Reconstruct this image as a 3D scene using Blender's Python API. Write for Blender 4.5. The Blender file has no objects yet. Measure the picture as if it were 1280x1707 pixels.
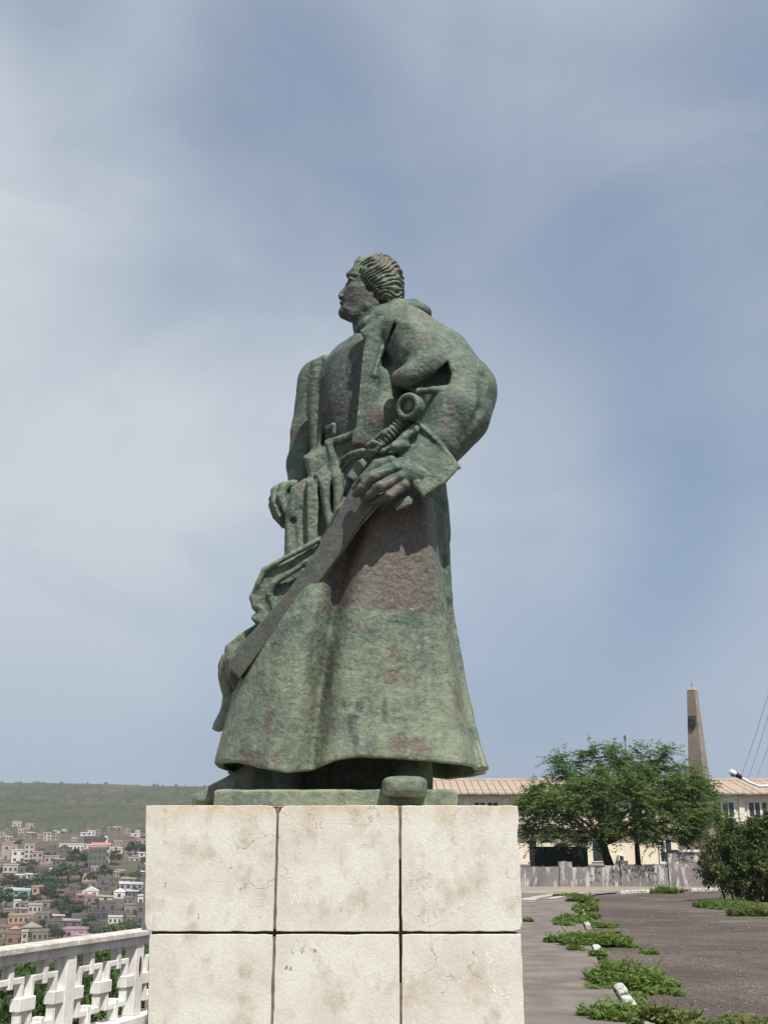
import bpy, bmesh, math, random
import numpy as np
from mathutils import Vector, Matrix, noise as mnoise

scene = bpy.context.scene
col = scene.collection
rnd = random.Random(7)
R = math.radians

# ---------------------------------------------------------------- camera
TH = R(17.2); FPX = 1856.0; EYE = 1.6
cam_d = bpy.data.cameras.new('camera'); cam = bpy.data.objects.new('camera', cam_d); col.objects.link(cam)
cam.location = (0, 0, EYE); cam.rotation_euler = (R(90) + TH, 0, 0)
cam_d.sensor_fit = 'HORIZONTAL'; cam_d.sensor_width = 36.0; cam_d.lens = 36.0 * FPX / 1280.0
cam_d.clip_start = 0.05; cam_d.clip_end = 20000
scene.camera = cam

# ---------------------------------------------------------------- sun and sky
SUN_EL, SUN_AZ = R(57), R(27)          # azimuth: to the right of straight behind the camera
to_sun = Vector((math.cos(SUN_EL) * math.sin(SUN_AZ), -math.cos(SUN_EL) * math.cos(SUN_AZ), math.sin(SUN_EL)))
sl = bpy.data.lights.new('sun', 'SUN'); sl.energy = 5.0; sl.angle = R(0.6); sl.color = (1.0, 0.95, 0.87)
so = bpy.data.objects.new('sun', sl); col.objects.link(so)
so.rotation_euler = (-to_sun).to_track_quat('-Z', 'Y').to_euler(); so.location = (20, -30, 60)

world = bpy.data.worlds.new('World'); scene.world = world; world.use_nodes = True
wt = world.node_tree; wt.nodes.clear()

class NT:
    """small node-tree writer"""
    def __init__(s, tree): s.t = tree
    def __call__(s, typ, ins=None, **props):
        n = s.t.nodes.new('ShaderNode' + typ)
        for k, v in props.items(): setattr(n, k, v)
        for k, v in (ins or {}).items():
            sock = n.inputs[k]
            if isinstance(v, bpy.types.NodeSocket): s.t.links.new(v, sock)
            elif isinstance(v, bpy.types.Node): s.t.links.new(v.outputs[0], sock)
            else: sock.default_value = v
        return n
    def math(s, op, a, b=0.0, clamp=False):
        return s('Math', {0: a, 1: b}, operation=op, use_clamp=clamp).outputs[0]
    def mix(s, f, a, b, mode='MIX'):
        n = s('Mix', None, data_type='RGBA', blend_type=mode)
        for k, v in ((0, f), (6, a), (7, b)):
            if isinstance(v, bpy.types.NodeSocket): s.t.links.new(v, n.inputs[k])
            else: n.inputs[k].default_value = v if k == 0 or len(v) == 4 else (*v, 1)
        return n.outputs[2]
    def ramp(s, f, stops, interp='LINEAR'):
        n = s('ValToRGB', {0: f}); cr = n.color_ramp; cr.interpolation = interp
        while len(cr.elements) < len(stops): cr.elements.new(0.5)
        for e, (p, c) in zip(cr.elements, stops):
            e.position = p
            e.color = (c, c, c, 1) if isinstance(c, (int, float)) else (*c, 1)
        return n.outputs[0]
    def maprange(s, v, a, b, c=0.0, d=1.0, smooth=True):
        n = s('MapRange', {0: v, 1: a, 2: b, 3: c, 4: d}, interpolation_type='SMOOTHSTEP' if smooth else 'LINEAR')
        return n.outputs[0]
    def noise(s, vec, scale, detail=4.0, rough=0.55, dist=0.0, out=0, dim='3D'):
        n = s('TexNoise', {'Scale': scale, 'Detail': detail, 'Roughness': rough, 'Distortion': dist}, noise_dimensions=dim)
        if vec is not None: s.t.links.new(vec, n.inputs['Vector'])
        return n.outputs[out]
    def mapping(s, vec, scale=(1, 1, 1), rot=(0, 0, 0), loc=(0, 0, 0)):
        return s('Mapping', {'Vector': vec, 'Scale': scale, 'Rotation': rot, 'Location': loc}).outputs[0]

w = NT(wt)
wc = w('TexCoord').outputs['Generated']
sky = w('TexSky', None, sky_type='NISHITA', sun_disc=False, sun_elevation=SUN_EL, sun_rotation=math.atan2(to_sun.x, to_sun.y),
        altitude=60, air_density=1.0, dust_density=0.9, ozone_density=3.0)
# thin high cloud: two noises stretched over the dome, the same all the way round
sep = w('SeparateXYZ', {0: wc})
zc = w.math('MAXIMUM', sep.outputs[2], 0.0)
SKY_OFF = (29.75, 23.98, 6.2)
c1 = w.noise(w.mapping(wc, (1.0, 1.0, 0.80), (R(12), R(24), 0), SKY_OFF), 1.75, 2.5, 0.45, 0.3)
c2 = w.noise(w.mapping(wc, (3.4, 3.4, 0.9), (R(20), R(28), R(10)), (3.1, 1.7, 0.4)), 1.7, 7.0, 0.56, 0.6)
c3 = w.noise(w.mapping(wc, (1.0, 1.0, 2.2), (0, R(-12), 0), (7.1, 2.7, 5.4)), 3.4, 6.0, 0.58, 0.5)
veil = w.maprange(c1, 0.27, 0.68)
streak = w.maprange(c2, 0.36, 0.72)
puff = w.maprange(c3, 0.40, 0.70)
cl = w.math('ADD', w.math('MULTIPLY', veil, 0.86), w.math('MULTIPLY', w.math('ADD', w.math('MULTIPLY', streak, 0.13), w.math('MULTIPLY', puff, 0.22)), w.math('ADD', veil, 0.35)), clamp=True)
low = w.maprange(zc, 0.0, 0.34, 1.0, 0.0)
base = w.mix(0.55, sky.outputs[0], (2.6, 3.4, 4.8))
base = w.mix(w.math('MULTIPLY', low, 0.80), base, (2.65, 3.35, 4.5))
fin = w.mix(w.math('MULTIPLY', cl, w.maprange(zc, 0.0, 0.30, 0.30, 1.0)), base, (5.4, 5.9, 6.4))
bg = w('Background', {'Color': fin, 'Strength': 0.090})
w('OutputWorld', {0: bg})

scene.view_settings.view_transform = 'Standard'; scene.view_settings.look = 'None'
scene.view_settings.exposure = 0.27; scene.view_settings.gamma = 1.0; scene.view_settings.use_curve_mapping = False
scene.render.engine = 'CYCLES'; scene.cycles.use_denoising = True
scene.cycles.max_bounces = 6; scene.cycles.transparent_max_bounces = 8; scene.cycles.volume_bounces = 1

# ---------------------------------------------------------------- helpers
ct, st = math.cos(TH), math.sin(TH)
def ray(u, v):
    """direction of a sight line of the survey camera, scaled to Y = 1"""
    xr = (u - 640.0) / FPX; yr = (853.5 - v) / FPX
    y = ct - yr * st
    return xr / y, (st + yr * ct) / y
def P(u, v, Y):
    a, b = ray(u, v)
    return (a * Y, Y, EYE + b * Y)
def G(u, v, z=0.0):
    a, b = ray(u, v); Y = (z - EYE) / b
    return (a * Y, Y, z)

def new_mesh(name, verts, faces, mat=None, smooth=False):
    me = bpy.data.meshes.new(name)
    verts = np.asarray(verts, np.float32).reshape(-1, 3)
    if isinstance(faces, np.ndarray):
        k = faces.shape[1]; n = len(faces)
        me.vertices.add(len(verts)); me.vertices.foreach_set('co', verts.ravel())
        me.loops.add(n * k); me.polygons.add(n)
        me.loops.foreach_set('vertex_index', faces.astype(np.int32).ravel())
        me.polygons.foreach_set('loop_start', np.arange(0, n * k, k, dtype=np.int32))
        me.update(calc_edges=True); me.validate()
    else:
        me.from_pydata(verts.tolist(), [], faces); me.update()
    if smooth: me.polygons.foreach_set('use_smooth', np.ones(len(me.polygons), bool))
    if mat: me.materials.append(mat)
    return me
def link(name, me, parent=None, keep=True, loc=None):
    o = bpy.data.objects.new(name, me); col.objects.link(o)
    if parent is not None:
        o.parent = parent
        if keep and loc is None: o.matrix_parent_inverse = Matrix.Translation(-Vector(world_loc(parent)))
    if loc is not None: o.location = loc
    return o
def world_loc(o):
    v = Vector(o.location)
    while o.parent:
        v = v + o.matrix_parent_inverse.translation; o = o.parent; v = v + Vector(o.location)
    return v
def tag(o, label=None, cat=None, group=None, kind=None):
    if label: o['label'] = label
    if cat: o['category'] = cat
    if group: o['group'] = group
    if kind: o['kind'] = kind
    return o
def empty(name, loc, label=None, cat=None, group=None):
    o = bpy.data.objects.new(name, None); col.objects.link(o); o.location = loc; o.empty_display_size = 0.2
    return tag(o, label, cat, group)

class MB:
    """collects simple shapes and links them as one mesh object"""
    def __init__(s): s.v = []; s.f = []
    def add(s, v, f):
        n = len(s.v); s.v += [tuple(x) for x in v]; s.f += [tuple(i + n for i in q) for q in f]; return s
    def box(s, c, d, rz=0.0, M=None):
        x, y, z = d[0] / 2, d[1] / 2, d[2] / 2
        vs = [Vector((a * x, b * y, e * z)) for e in (-1, 1) for b in (-1, 1) for a in (-1, 1)]
        m = M if M is not None else Matrix.Rotation(rz, 3, 'Z')
        return s.add([m @ q + Vector(c) for q in vs], [(0, 2, 3, 1), (4, 5, 7, 6), (0, 1, 5, 4), (2, 6, 7, 3), (0, 4, 6, 2), (1, 3, 7, 5)])
    def box2(s, a, b):
        return s.box([(p + q) / 2 for p, q in zip(a, b)], [abs(q - p) for p, q in zip(a, b)])
    def hexa(s, lo, hi):
        """8 corners: 4 low then 4 high, each ring counter-clockwise"""
        return s.add(list(lo) + list(hi), [(3, 2, 1, 0), (4, 5, 6, 7), (0, 1, 5, 4), (1, 2, 6, 5), (2, 3, 7, 6), (3, 0, 4, 7)])
    def prism(s, poly, axis, a, b):
        """extrude a 2D polygon along axis 0/1/2 from a to b"""
        n = len(poly)
        def mk(p, t):
            q = list(p); q.insert(axis, t); return q
        vs = [mk(p, a) for p in poly] + [mk(p, b) for p in poly]
        return s.add(vs, [tuple(range(n - 1, -1, -1)), tuple(range(n, 2 * n))] + [(i, (i + 1) % n, n + (i + 1) % n, n + i) for i in range(n)])
    def tube(s, pts, rad, seg=8, cap=True):
        pts = [Vector(p) for p in pts]
        if not isinstance(rad, (list, tuple)): rad = [rad] * len(pts)
        rings = []
        for i, p in enumerate(pts):
            t = (pts[min(i + 1, len(pts) - 1)] - pts[max(i - 1, 0)]).normalized()
            u = t.cross(Vector((0, 0, 1)))
            if u.length < 1e-3: u = t.cross(Vector((0, 1, 0)))
            u.normalize(); v2 = t.cross(u)
            rings.append([p + (u * math.cos(2 * math.pi * k / seg) + v2 * math.sin(2 * math.pi * k / seg)) * rad[i] for k in range(seg)])
        vs = [q for r in rings for q in r]; fs = []
        for i in range(len(pts) - 1):
            for k in range(seg):
                fs.append((i * seg + k, i * seg + (k + 1) % seg, (i + 1) * seg + (k + 1) % seg, (i + 1) * seg + k))
        if cap:
            fs.append(tuple(range(seg - 1, -1, -1))); m = (len(pts) - 1) * seg; fs.append(tuple(range(m, m + seg)))
        return s.add(vs, fs)
    def mesh(s, name, mat, smooth=False, bevel=0.0):
        me = bpy.data.meshes.new(name); me.from_pydata([tuple(q) for q in s.v], [], s.f); me.update()
        bm = bmesh.new(); bm.from_mesh(me)
        bmesh.ops.recalc_face_normals(bm, faces=bm.faces)
        if bevel > 0:
            bmesh.ops.bevel(bm, geom=list(bm.edges), offset=bevel, segments=1, affect='EDGES', profile=0.5)
        bm.to_mesh(me); bm.free()
        if smooth: me.polygons.foreach_set('use_smooth', np.ones(len(me.polygons), bool))
        if mat: me.materials.append(mat)
        return me
    def build(s, name, mat, parent=None, smooth=False, bevel=0.0):
        return link(name, s.mesh(name, mat, smooth, bevel), parent)

# ---------------------------------------------------------------- materials
MATS = {}
def material(name, rough=0.85, spec=0.3):
    m = bpy.data.materials.new(name); m.use_nodes = True
    n = NT(m.node_tree); b = m.node_tree.nodes['Principled BSDF']
    b.inputs['Roughness'].default_value = rough; b.inputs['Specular IOR Level'].default_value = spec
    n.bsdf = b; n.co = n('TexCoord').outputs['Object']
    MATS[name] = m
    return m, n
def put(n, color=None, bump=None, strength=0.3, dist=0.02, rough=None, metal=None):
    L = n.t.links
    if color is not None: L.new(color, n.bsdf.inputs['Base Color'])
    if rough is not None: L.new(rough, n.bsdf.inputs['Roughness'])
    if metal is not None: n.bsdf.inputs['Metallic'].default_value = metal
    if bump is not None:
        b = n('Bump', {'Height': bump, 'Strength': strength, 'Distance': dist}); L.new(b.outputs[0], n.bsdf.inputs['Normal'])
def mottled(name, c1, c2, scale=3.0, rough=0.85, bump=0.25, dist=0.01, spec=0.25, scale2=None, detail=6):
    m, n = material(name, rough, spec)
    f = n.noise(n.co, scale, detail, 0.62)
    c = n.mix(n.maprange(f, 0.34, 0.66), c1, c2)
    g = n.noise(n.co, scale2 or scale * 9, 5, 0.6)
    c = n.mix(n.maprange(g, 0.3, 0.7, 0.0, 0.25), c, tuple(x * 0.72 for x in c1))
    put(n, c, g, bump, dist)
    return m
# ================================================================ plinth
def make_stone():
    m, n = material('plinth_limestone', 0.9, 0.2)
    co = n.co
    a = n.noise(co, 2.6, 7, 0.62, 0.4); b = n.noise(n.mapping(co, (1, 1, 0.7), (0, 0, 0), (5, 2, 8)), 5.5, 7, 0.66)
    fine = n.noise(co, 60, 6, 0.7)
    c = n.mix(n.maprange(a, 0.36, 0.66), (0.69, 0.675, 0.62), (0.59, 0.555, 0.485))
    c = n.mix(n.maprange(b, 0.50, 0.68, 0, 0.75), c, (0.42, 0.34, 0.25))
    c = n.mix(n.maprange(n.noise(n.mapping(co, (1, 1, 1), (0, 0, 0), (2, 9, 4)), 9, 6, 0.7), 0.50, 0.68, 0, 0.5), c, (0.70, 0.685, 0.63))
    c = n.mix(n.maprange(n.noise(n.mapping(co, (1, 1, 1), (0, 0, 0), (1, 7, 3)), 3.1, 5, 0.6), 0.58, 0.72, 0, 0.55), c, (0.48, 0.36, 0.27))
    c = n.mix(n.maprange(fine, 0.35, 0.7, 0, 0.30), c, (0.40, 0.37, 0.32))
    c = n.mix(n.maprange(n.noise(co, 130, 3, 0.6), 0.66, 0.74, 0, 0.55), c, (0.20, 0.17, 0.14))
    # hairline cracks, only in some areas
    wv = n('VectorMath', {0: co, 1: n('VectorMath', {0: n.noise(co, 7, 4, 0.6, out=1), 'Scale': 0.22}, operation='SCALE').outputs[0]}, operation='ADD').outputs[0]
    vor = n('TexVoronoi', {'Vector': wv, 'Scale': 4.4}, feature='DISTANCE_TO_EDGE').outputs[0]
    vor2 = n('TexVoronoi', {'Vector': wv, 'Scale': 17.0}, feature='DISTANCE_TO_EDGE').outputs[0]
    msk = n.maprange(n.noise(n.mapping(co, (1, 1, 1), (0, 0, 0), (3, 3, 0)), 2.9, 3, 0.5), 0.53, 0.62)
    sp = n('SeparateXYZ', {0: co})
    topm = n.maprange(sp.outputs[2], PLINTH_TOP - 0.13, PLINTH_TOP - 0.02)
    msk2 = n.math('MULTIPLY', n.maprange(n.noise(co, 5.0, 3, 0.5), 0.50, 0.60), n.math('ADD', topm, n.math('MULTIPLY', msk, 0.35)))
    cr = n.math('MULTIPLY', n.maprange(vor, 0.002, 0.012, 1, 0), msk)
    cr2 = n.math('MULTIPLY', n.maprange(vor2, 0.004, 0.035, 1, 0), msk2)
    crk = n.math('MAXIMUM', cr, cr2)
    c = n.mix(n.math('MULTIPLY', topm, n.maprange(b, 0.4, 0.6, 0.15, 0.6)), c, (0.53, 0.42, 0.27))
    c = n.mix(n.math('MULTIPLY', crk, 0.55), c, (0.17, 0.105, 0.06))
    h = n.math('SUBTRACT', n.math('ADD', fine, n.math('MULTIPLY', b, 0.6)), n.math('MULTIPLY', crk, 0.8))
    put(n, c, h, 0.35, 0.008)
    return m
PLINTH_TOP = P(555, 1343, 6.4)[2]
STONE = make_stone()
MORTAR = mottled('joint_mortar', (0.115, 0.062, 0.044), (0.055, 0.036, 0.030), 9, 0.95, 0.6, 0.01)
FY0 = 6.40
zrow = [0.0, 0.552, P(460, 1556, FY0)[2], PLINTH_TOP]
xL, xR = P(243, 1338, FY0)[0], P(868, 1348, FY0)[0]
xj1, xj2 = P(460, 1450, FY0)[0], P(667, 1450, FY0)[0]
DEP = 2.06
plinth = empty('stone_plinth', ((xL + xR) / 2, FY0 + DEP / 2, 0), 'square plinth clad in stained cracked limestone slabs with scratched writing', 'plinth')
MB().box2((xL + .07, FY0 + .035, 0), (xR - .05, FY0 + DEP - .035, PLINTH_TOP - .03)).build('core', MORTAR, plinth)
def slab_mesh(x0, x1, z0, z1, th, seed, chips=(), lean=0.0):
    """front face in the XZ plane at y = 0, body behind; edges slightly worn"""
    r = random.Random(seed); n = 14
    def edge(a, b):
        return [(a[0] + (b[0] - a[0]) * i / n, a[1] + (b[1] - a[1]) * i / n) for i in range(n)]
    loop = edge((x0, z0), (x1, z0)) + edge((x1, z0), (x1, z1)) + edge((x1, z1), (x0, z1)) + edge((x0, z1), (x0, z0))
    cx, cz = (x0 + x1) / 2, (z0 + z1) / 2
    out = []
    for k, (x, z) in enumerate(loop):
        j = r.random() ** 4 * 0.0035
        if k % n == 0: j += 0.001 + r.random() * 0.003
        for (qx, qz, qr, qd) in chips:
            d = math.hypot(x - qx, z - qz)
            if d < qr: j += qd * (1 - d / qr)
        dx, dz = cx - x, cz - z; L = max(abs(dx), abs(dz))
        out.append((x + (dx / L) * j, z + (dz / L) * j))
    out = [(x + lean * (z1 - z) / (z1 - z0) * max(0.0, (x1 - x) / (x1 - x0)), z) for x, z in out]
    m = len(out); v = []; f = []
    def ring(ins, y):
        for x, z in out:
            dx, dz = cx - x, cz - z; v.append((x + math.copysign(min(abs(dx), ins), dx), y, z + math.copysign(min(abs(dz), ins), dz)))
    ring(0.0035, 0.0); ring(0.001, 0.0012); ring(0.0, 0.004); ring(0.0, th)
    for q in range(3):
        for i in range(m): f.append((q * m + i, q * m + (i + 1) % m, (q + 1) * m + (i + 1) % m, (q + 1) * m + i))
    f.append(tuple(range(m - 1, -1, -1))); f.append(tuple(range(3 * m, 4 * m)))
    mb = MB(); mb.v = v; mb.f = f
    return mb.mesh('slab', STONE)
slabs = {}
J = 0.0062; TH_S = 0.075
cols = [xL, xj1, xj2, xR]
for r_ in range(3):
    tz = 0.004 if r_ == 2 else 0.0
    for c_ in range(3):
        x0 = cols[c_] + (J if c_ else 0.0); x1 = cols[c_ + 1] - (J if c_ < 2 else 0.0)
        if c_ == 0: x0 = P(243, 1338, FY0)[0] if r_ == 2 else P(248, 1560, FY0)[0]
        if c_ == 2: x1 = P(867.5, 1450, FY0)[0] if r_ == 2 else P(871.5, 1630, FY0)[0]
        z0 = zrow[r_] + (J if r_ else 0); z1 = zrow[r_ + 1] - (J if r_ < 2 else 0)
        ch = []
        if r_ == 2 and c_ == 2: ch = [(x1, P(868, 1396, FY0)[2], 0.06, 0.018), (x1, z0, .04, .006)]
        if r_ == 2 and c_ == 0: ch = [(x0, z0, .03, .006), (x1, z1, .03, .012)]
        if r_ == 2 and c_ == 1: ch = [(x0, z1, .03, .012)]
        o = link('slab', slab_mesh(x0, x1, z0, z1, TH_S, 10 * r_ + c_, ch, (0.036 if r_ == 2 else 0.03) if c_ == 0 else 0.0), plinth)
        o.matrix_parent_inverse = Matrix.Translation(-Vector(plinth.location))
        o.location = (0, FY0 + [0.0, 0.003, 0.0015][(r_ + c_) % 3], 0); slabs[r_, c_] = o
JOINT = mottled('joint_fill', (0.27, 0.20, 0.165), (0.15, 0.105, 0.085), 14, 0.95, 0.5, 0.01)
for xj, za, zb_ in ((xj1, zrow[2] + .02, PLINTH_TOP - .012), (xj1, zrow[1] + .05, zrow[2] - .02), (xj2, P(667, 1433, FY0)[2], PLINTH_TOP - .01), (xj2, zrow[1] + .1, P(667, 1640, FY0)[2])):
    MB().box2((xj - J - .002, FY0 + .012, za), (xj + J + .002, FY0 + .04, zb_)).build('joint_fill', JOINT, plinth)
# slabs on the other three sides (mitred behind the front ones)
for side in range(3):
    for r_ in range(3):
        for c_ in range(3):
            z0 = zrow[r_] + (J if r_ else 0); z1 = zrow[r_ + 1] - (J if r_ < 2 else 0)
            if side < 2:
                a = FY0 + TH_S + .006 + (DEP - 2 * TH_S - .012) * c_ / 3 + J; b = FY0 + TH_S + .006 + (DEP - 2 * TH_S - .012) * (c_ + 1) / 3 - J
                X = xL if side == 0 else xR
                ang = -R(90) if side == 0 else R(90)
                X = (P(243, 1338, FY0)[0] if r_ == 2 else P(248, 1560, FY0)[0]) if side == 0 else (P(867.5, 1450, FY0)[0] if r_ == 2 else P(871.5, 1630, FY0)[0])
                me = slab_mesh(0, b - a, z0, z1, TH_S, 100 + side * 10 + r_ * 3 + c_)
                loc = (X, b, 0) if side == 0 else (X, a, 0)
            else:
                a, b = cols[c_] + J, cols[c_ + 1] - J; ang = R(180)
                me = slab_mesh(0, b - a, z0, z1, TH_S, 200 + r_ * 3 + c_); loc = (b, FY0 + DEP, 0)
            o = link('slab', me, plinth); o.matrix_parent_inverse = Matrix.Translation(-Vector(plinth.location))
            o.location = loc; o.rotation_euler = (0, 0, ang)
MB().box2((xL + .08, FY0 + .08, PLINTH_TOP - .028), (xR - .08, FY0 + DEP - .08, PLINTH_TOP - .004)).build('cap_bed', MORTAR, plinth)
for i in range(3):
    for k in range(3):
        wx = (xR - xL - .16) / 3; wy = (DEP - .16) / 3
        MB().box2((xL + .08 + i * wx + .006, FY0 + .08 + k * wy + .006, PLINTH_TOP - .02), (xL + .08 + (i + 1) * wx - .006, FY0 + .08 + (k + 1) * wy - .006, PLINTH_TOP)).build('top_slab', STONE, plinth)

# ---------------------------------------------------------------- scratched writing
FONT = {'L': ['a:0,1.4 0,0 .7,0'], 'U': ['a:0,1.4 .02,.3 .35,0 .7,.3 .7,1.4'], 'C': ['a:.8,1.2 .4,1.4 0,.9 .1,.2 .5,0 .85,.25'], 'Y': ['a:0,1.4 .4,.8', 'a:.85,1.4 .3,0'],
 'D': ['a:0,0 0,1.4', 'a:-.1,1.38 .5,1.25 .8,.7 .5,.1 -.1,0'], 'R': ['a:0,0 0,1.4 .6,1.25 .6,.8 0,.7', 'a:.25,.7 .75,0'], 'I': ['a:.3,0 .3,1.4'], 'A': ['a:0,0 .4,1.4 .8,0', 'a:.15,.5 .7,.5'],
 'N': ['a:0,0 0,1.4 .75,0 .75,1.4'], 'O': ['a:.4,1.4 .05,1 .05,.4 .4,0 .8,.4 .8,1 .4,1.4'], 'V': ['a:0,1.4 .4,0 .8,1.4'], 'S': ['a:.75,1.2 .4,1.4 .05,1.1 .4,.75 .75,.4 .4,0 0,.2'],
 'E': ['a:.7,1.4 0,1.4 0,0 .7,0', 'a:0,.7 .55,.7'], 'T': ['a:0,1.4 .9,1.4', 'a:.45,1.4 .45,0'], 'M': ['a:0,0 .05,1.4 .45,.5 .85,1.4 .95,0'], 'J': ['a:.6,1.4 .6,.3 .3,0 0,.25'], 'H': ['a:0,0 0,1.4', 'a:.7,0 .7,1.4', 'a:0,.7 .7,.7'],
 'B': ['a:0,0 0,1.4 .55,1.3 .6,.9 0,.75 .7,.6 .65,.1 0,0'], '1': ['a:.1,1.1 .4,1.4 .4,0'], '2': ['a:.05,1.1 .4,1.4 .7,1.1 .05,0 .8,0'], '0': ['a:.4,1.4 .05,.9 .1,.3 .4,0 .7,.4 .7,1 .4,1.4'],
 '9': ['a:.65,.8 .3,.7 .1,1.05 .35,1.4 .65,1.2 .6,.4 .5,0'], '7': ['a:0,1.4 .7,1.4 .25,0'], '-': ['a:.1,.7 .6,.7'], 'F': ['a:0,0 0,1.4 .7,1.4', 'a:0,.75 .5,.75'], 'P': ['a:0,0 0,1.4 .6,1.25 .6,.8 0,.7'],
 '8': ['a:.4,1.4 .1,1.1 .65,.4 .4,0 .1,.3 .65,1.05 .4,1.4'], '/': ['a:0,0 .7,1.4'], 'Z': ['a:0,1.4 .7,1.4 0,0 .75,0'], 'W': ['a:0,1.4 .2,0 .45,.9 .7,0 .95,1.4'], 'K': ['a:0,0 0,1.4', 'a:.7,1.4 0,.7 .75,0']}
def scratch_mat(name, c):
    m, n = material(name, 0.95, 0.1); f = n.noise(n.co, 70, 3, 0.6)
    put(n, n.mix(n.maprange(f, 0.35, 0.65), c, tuple(0.72 * q + 0.28 * s for q, s in zip(c, (0.52, 0.47, 0.40)))))
    return m
CHALK = scratch_mat('scratch_white', (0.86, 0.845, 0.80)); PALE = scratch_mat('scratch_pale', (0.76, 0.74, 0.69)); INK = scratch_mat('ink_black', (0.12, 0.105, 0.10)); RUST = scratch_mat('scratch_red', (0.52, 0.36, 0.28))
def stroke(mb, pts, wd, y, r):
    """thin raised ribbon, broken here and there, along pts in XZ"""
    dense = []
    for (a, b) in zip(pts[:-1], pts[1:]):
        n = max(2, int(math.hypot(b[0] - a[0], b[1] - a[1]) / 0.006))
        dense += [(a[0] + (b[0] - a[0]) * i / n, a[1] + (b[1] - a[1]) * i / n) for i in range(n)]
    dense.append(pts[-1])
    prev = None
    for i, p in enumerate(dense):
        q0 = dense[max(i - 1, 0)]; q1 = dense[min(i + 1, len(dense) - 1)]
        tx, tz_ = q1[0] - q0[0], q1[1] - q0[1]; L = math.hypot(tx, tz_) or 1
        w_ = 1.1 * wd * (0.4 + 0.6 * r.random())
        a = (p[0] - tz_ / L * w_ / 2, p[1] + tx / L * w_ / 2); b = (p[0] + tz_ / L * w_ / 2, p[1] - tx / L * w_ / 2)
        if prev and r.random() > 0.06:
            mb.add([(prev[0][0], y, prev[0][1]), (prev[1][0], y, prev[1][1]), (b[0], y, b[1]), (a[0], y, a[1])], [(0, 1, 2, 3)])
        prev = (a, b)
def write(text, u, v, size_px, ang, mat, slab, wd=0.004, adv=1.15, seed=1, drift=0.06):
    r = random.Random(seed); mb = MB(); s = 0.00334 * size_px / 1.4
    o = P(u, v, FY0); ca, sa = math.cos(R(ang)), math.sin(R(ang)); x = 0.0
    for chh in text:
        if chh == ' ': x += adv * 0.7; continue
        k = s * (0.85 + 0.3 * r.random()); dz = (r.random() - .5) * drift * 10 * s * .3; da = (r.random() - .5) * 0.2
        for stq in FONT[chh]:
            pts = []
            for pr in stq[2:].split():
                a, b = map(float, pr.split(','))
                a, b = a * math.cos(da) - b * math.sin(da) + x, b * math.cos(da) + a * math.sin(da)
                a, b = a * s, b * k + dz
                pts.append((o[0] + a * ca - b * sa, o[2] + a * sa + b * ca))
            stroke(mb, pts, wd, slab.location.y - 0.0004, r)
        x += adv
    ob = mb.build('scratched_writing', mat); ob['kind'] = 'stuff'
    ob.parent = slab; ob.matrix_parent_inverse = Matrix.Translation(-Vector(slab.location)) @ Matrix.Translation(Vector((0, 0, 0)))
    return ob
A_ = slabs[2, 2]; B_ = slabs[2, 1]; C_ = slabs[2, 0]; D_ = slabs[1, 2]; E_ = slabs[1, 1]
write('LUCY', 699, 1413, 7.5, 38, CHALK, A_, .0040, 1.3, 1)
write('EST', 711, 1421, 7, 36, CHALK, A_, .0036, 1.2, 2)
write('DRIANO', 722, 1435, 8, 40, CHALK, A_, .0040, 1.2, 3)
write('19-12-0', 743, 1436, 7.5, 40, CHALK, A_, .0038, 1.15, 4)
write('DAVI', 791, 1444, 10, 40, CHALK, A_, .0044, 1.25, 5)
write('BEL', 764, 1452, 9, -42, CHALK, A_, .0040, 1.0, 6)
write('SES', 745, 1455, 6, -48, CHALK, A_, .0036, 1.1, 7)
write('LOU', 817, 1508, 10, 28, CHALK, A_, .0036, 1.15, 8)
write('M NA', 697, 1475, 9, 30, RUST, A_, .0036, 1.2, 9); write('Z EL', 697, 1492, 9, 30, RUST, A_, .0036, 1.2, 10); write('/E', 700, 1506, 8, 35, RUST, A_, .0036, 1.2, 11)
write('H NA', 699, 1531, 6, 38, RUST, A_, .0032, 1.2, 12); write('E SA', 727, 1531, 7, 38, RUST, A_, .0032, 1.2, 13); write('F M', 756, 1527, 7, 36, RUST, A_, .0032, 1.4, 14); write('S', 705, 1541, 5, 30, RUST, A_, .003, 1.2, 15)
write('1979', 562, 1386, 9, -2, CHALK, B_, .0036, 1.05, 16)
write('I T', 528, 1424, 24, -1, PALE, B_, .0042, .62, 17); write('O', 497, 1420, 9, -10, CHALK, B_, .0036, 1, 18)
write('W', 483, 1512, 28, 2, PALE, B_, .0060, .9, 19); write('TPHA', 511, 1511, 20, 0, PALE, B_, .0056, 1.18, 20); write('S', 600, 1513, 7, 0, CHALK, B_, .0036, 1, 30)
write('TI', 512, 1370, 13, -3, INK, B_, .0022, .8, 21); write('LE', 527, 1381, 8, 5, INK, B_, .0022, 1.3, 22)
write('JHI', 256, 1462, 8, 25, CHALK, C_, .0036, 1.2, 23); write('T', 273, 1480, 6, -4, INK, C_, .0040, 1, 24); write('I', 329, 1534, 9, 0, INK, C_, .0060, 1, 25)
write('I', 790, 1610, 28, 25, CHALK, D_, .0060, 1, 26); write('T', 789, 1596, 9, 25, CHALK, D_, .005, 1.2, 36); write('S', 813, 1608, 16, 10, CHALK, D_, .0056, 1, 27); write('L', 815, 1630, 14, 8, CHALK, D_, .0050, 1, 28); write('V', 822, 1657, 14, 20, CHALK, D_, .0050, 1, 29)
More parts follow.
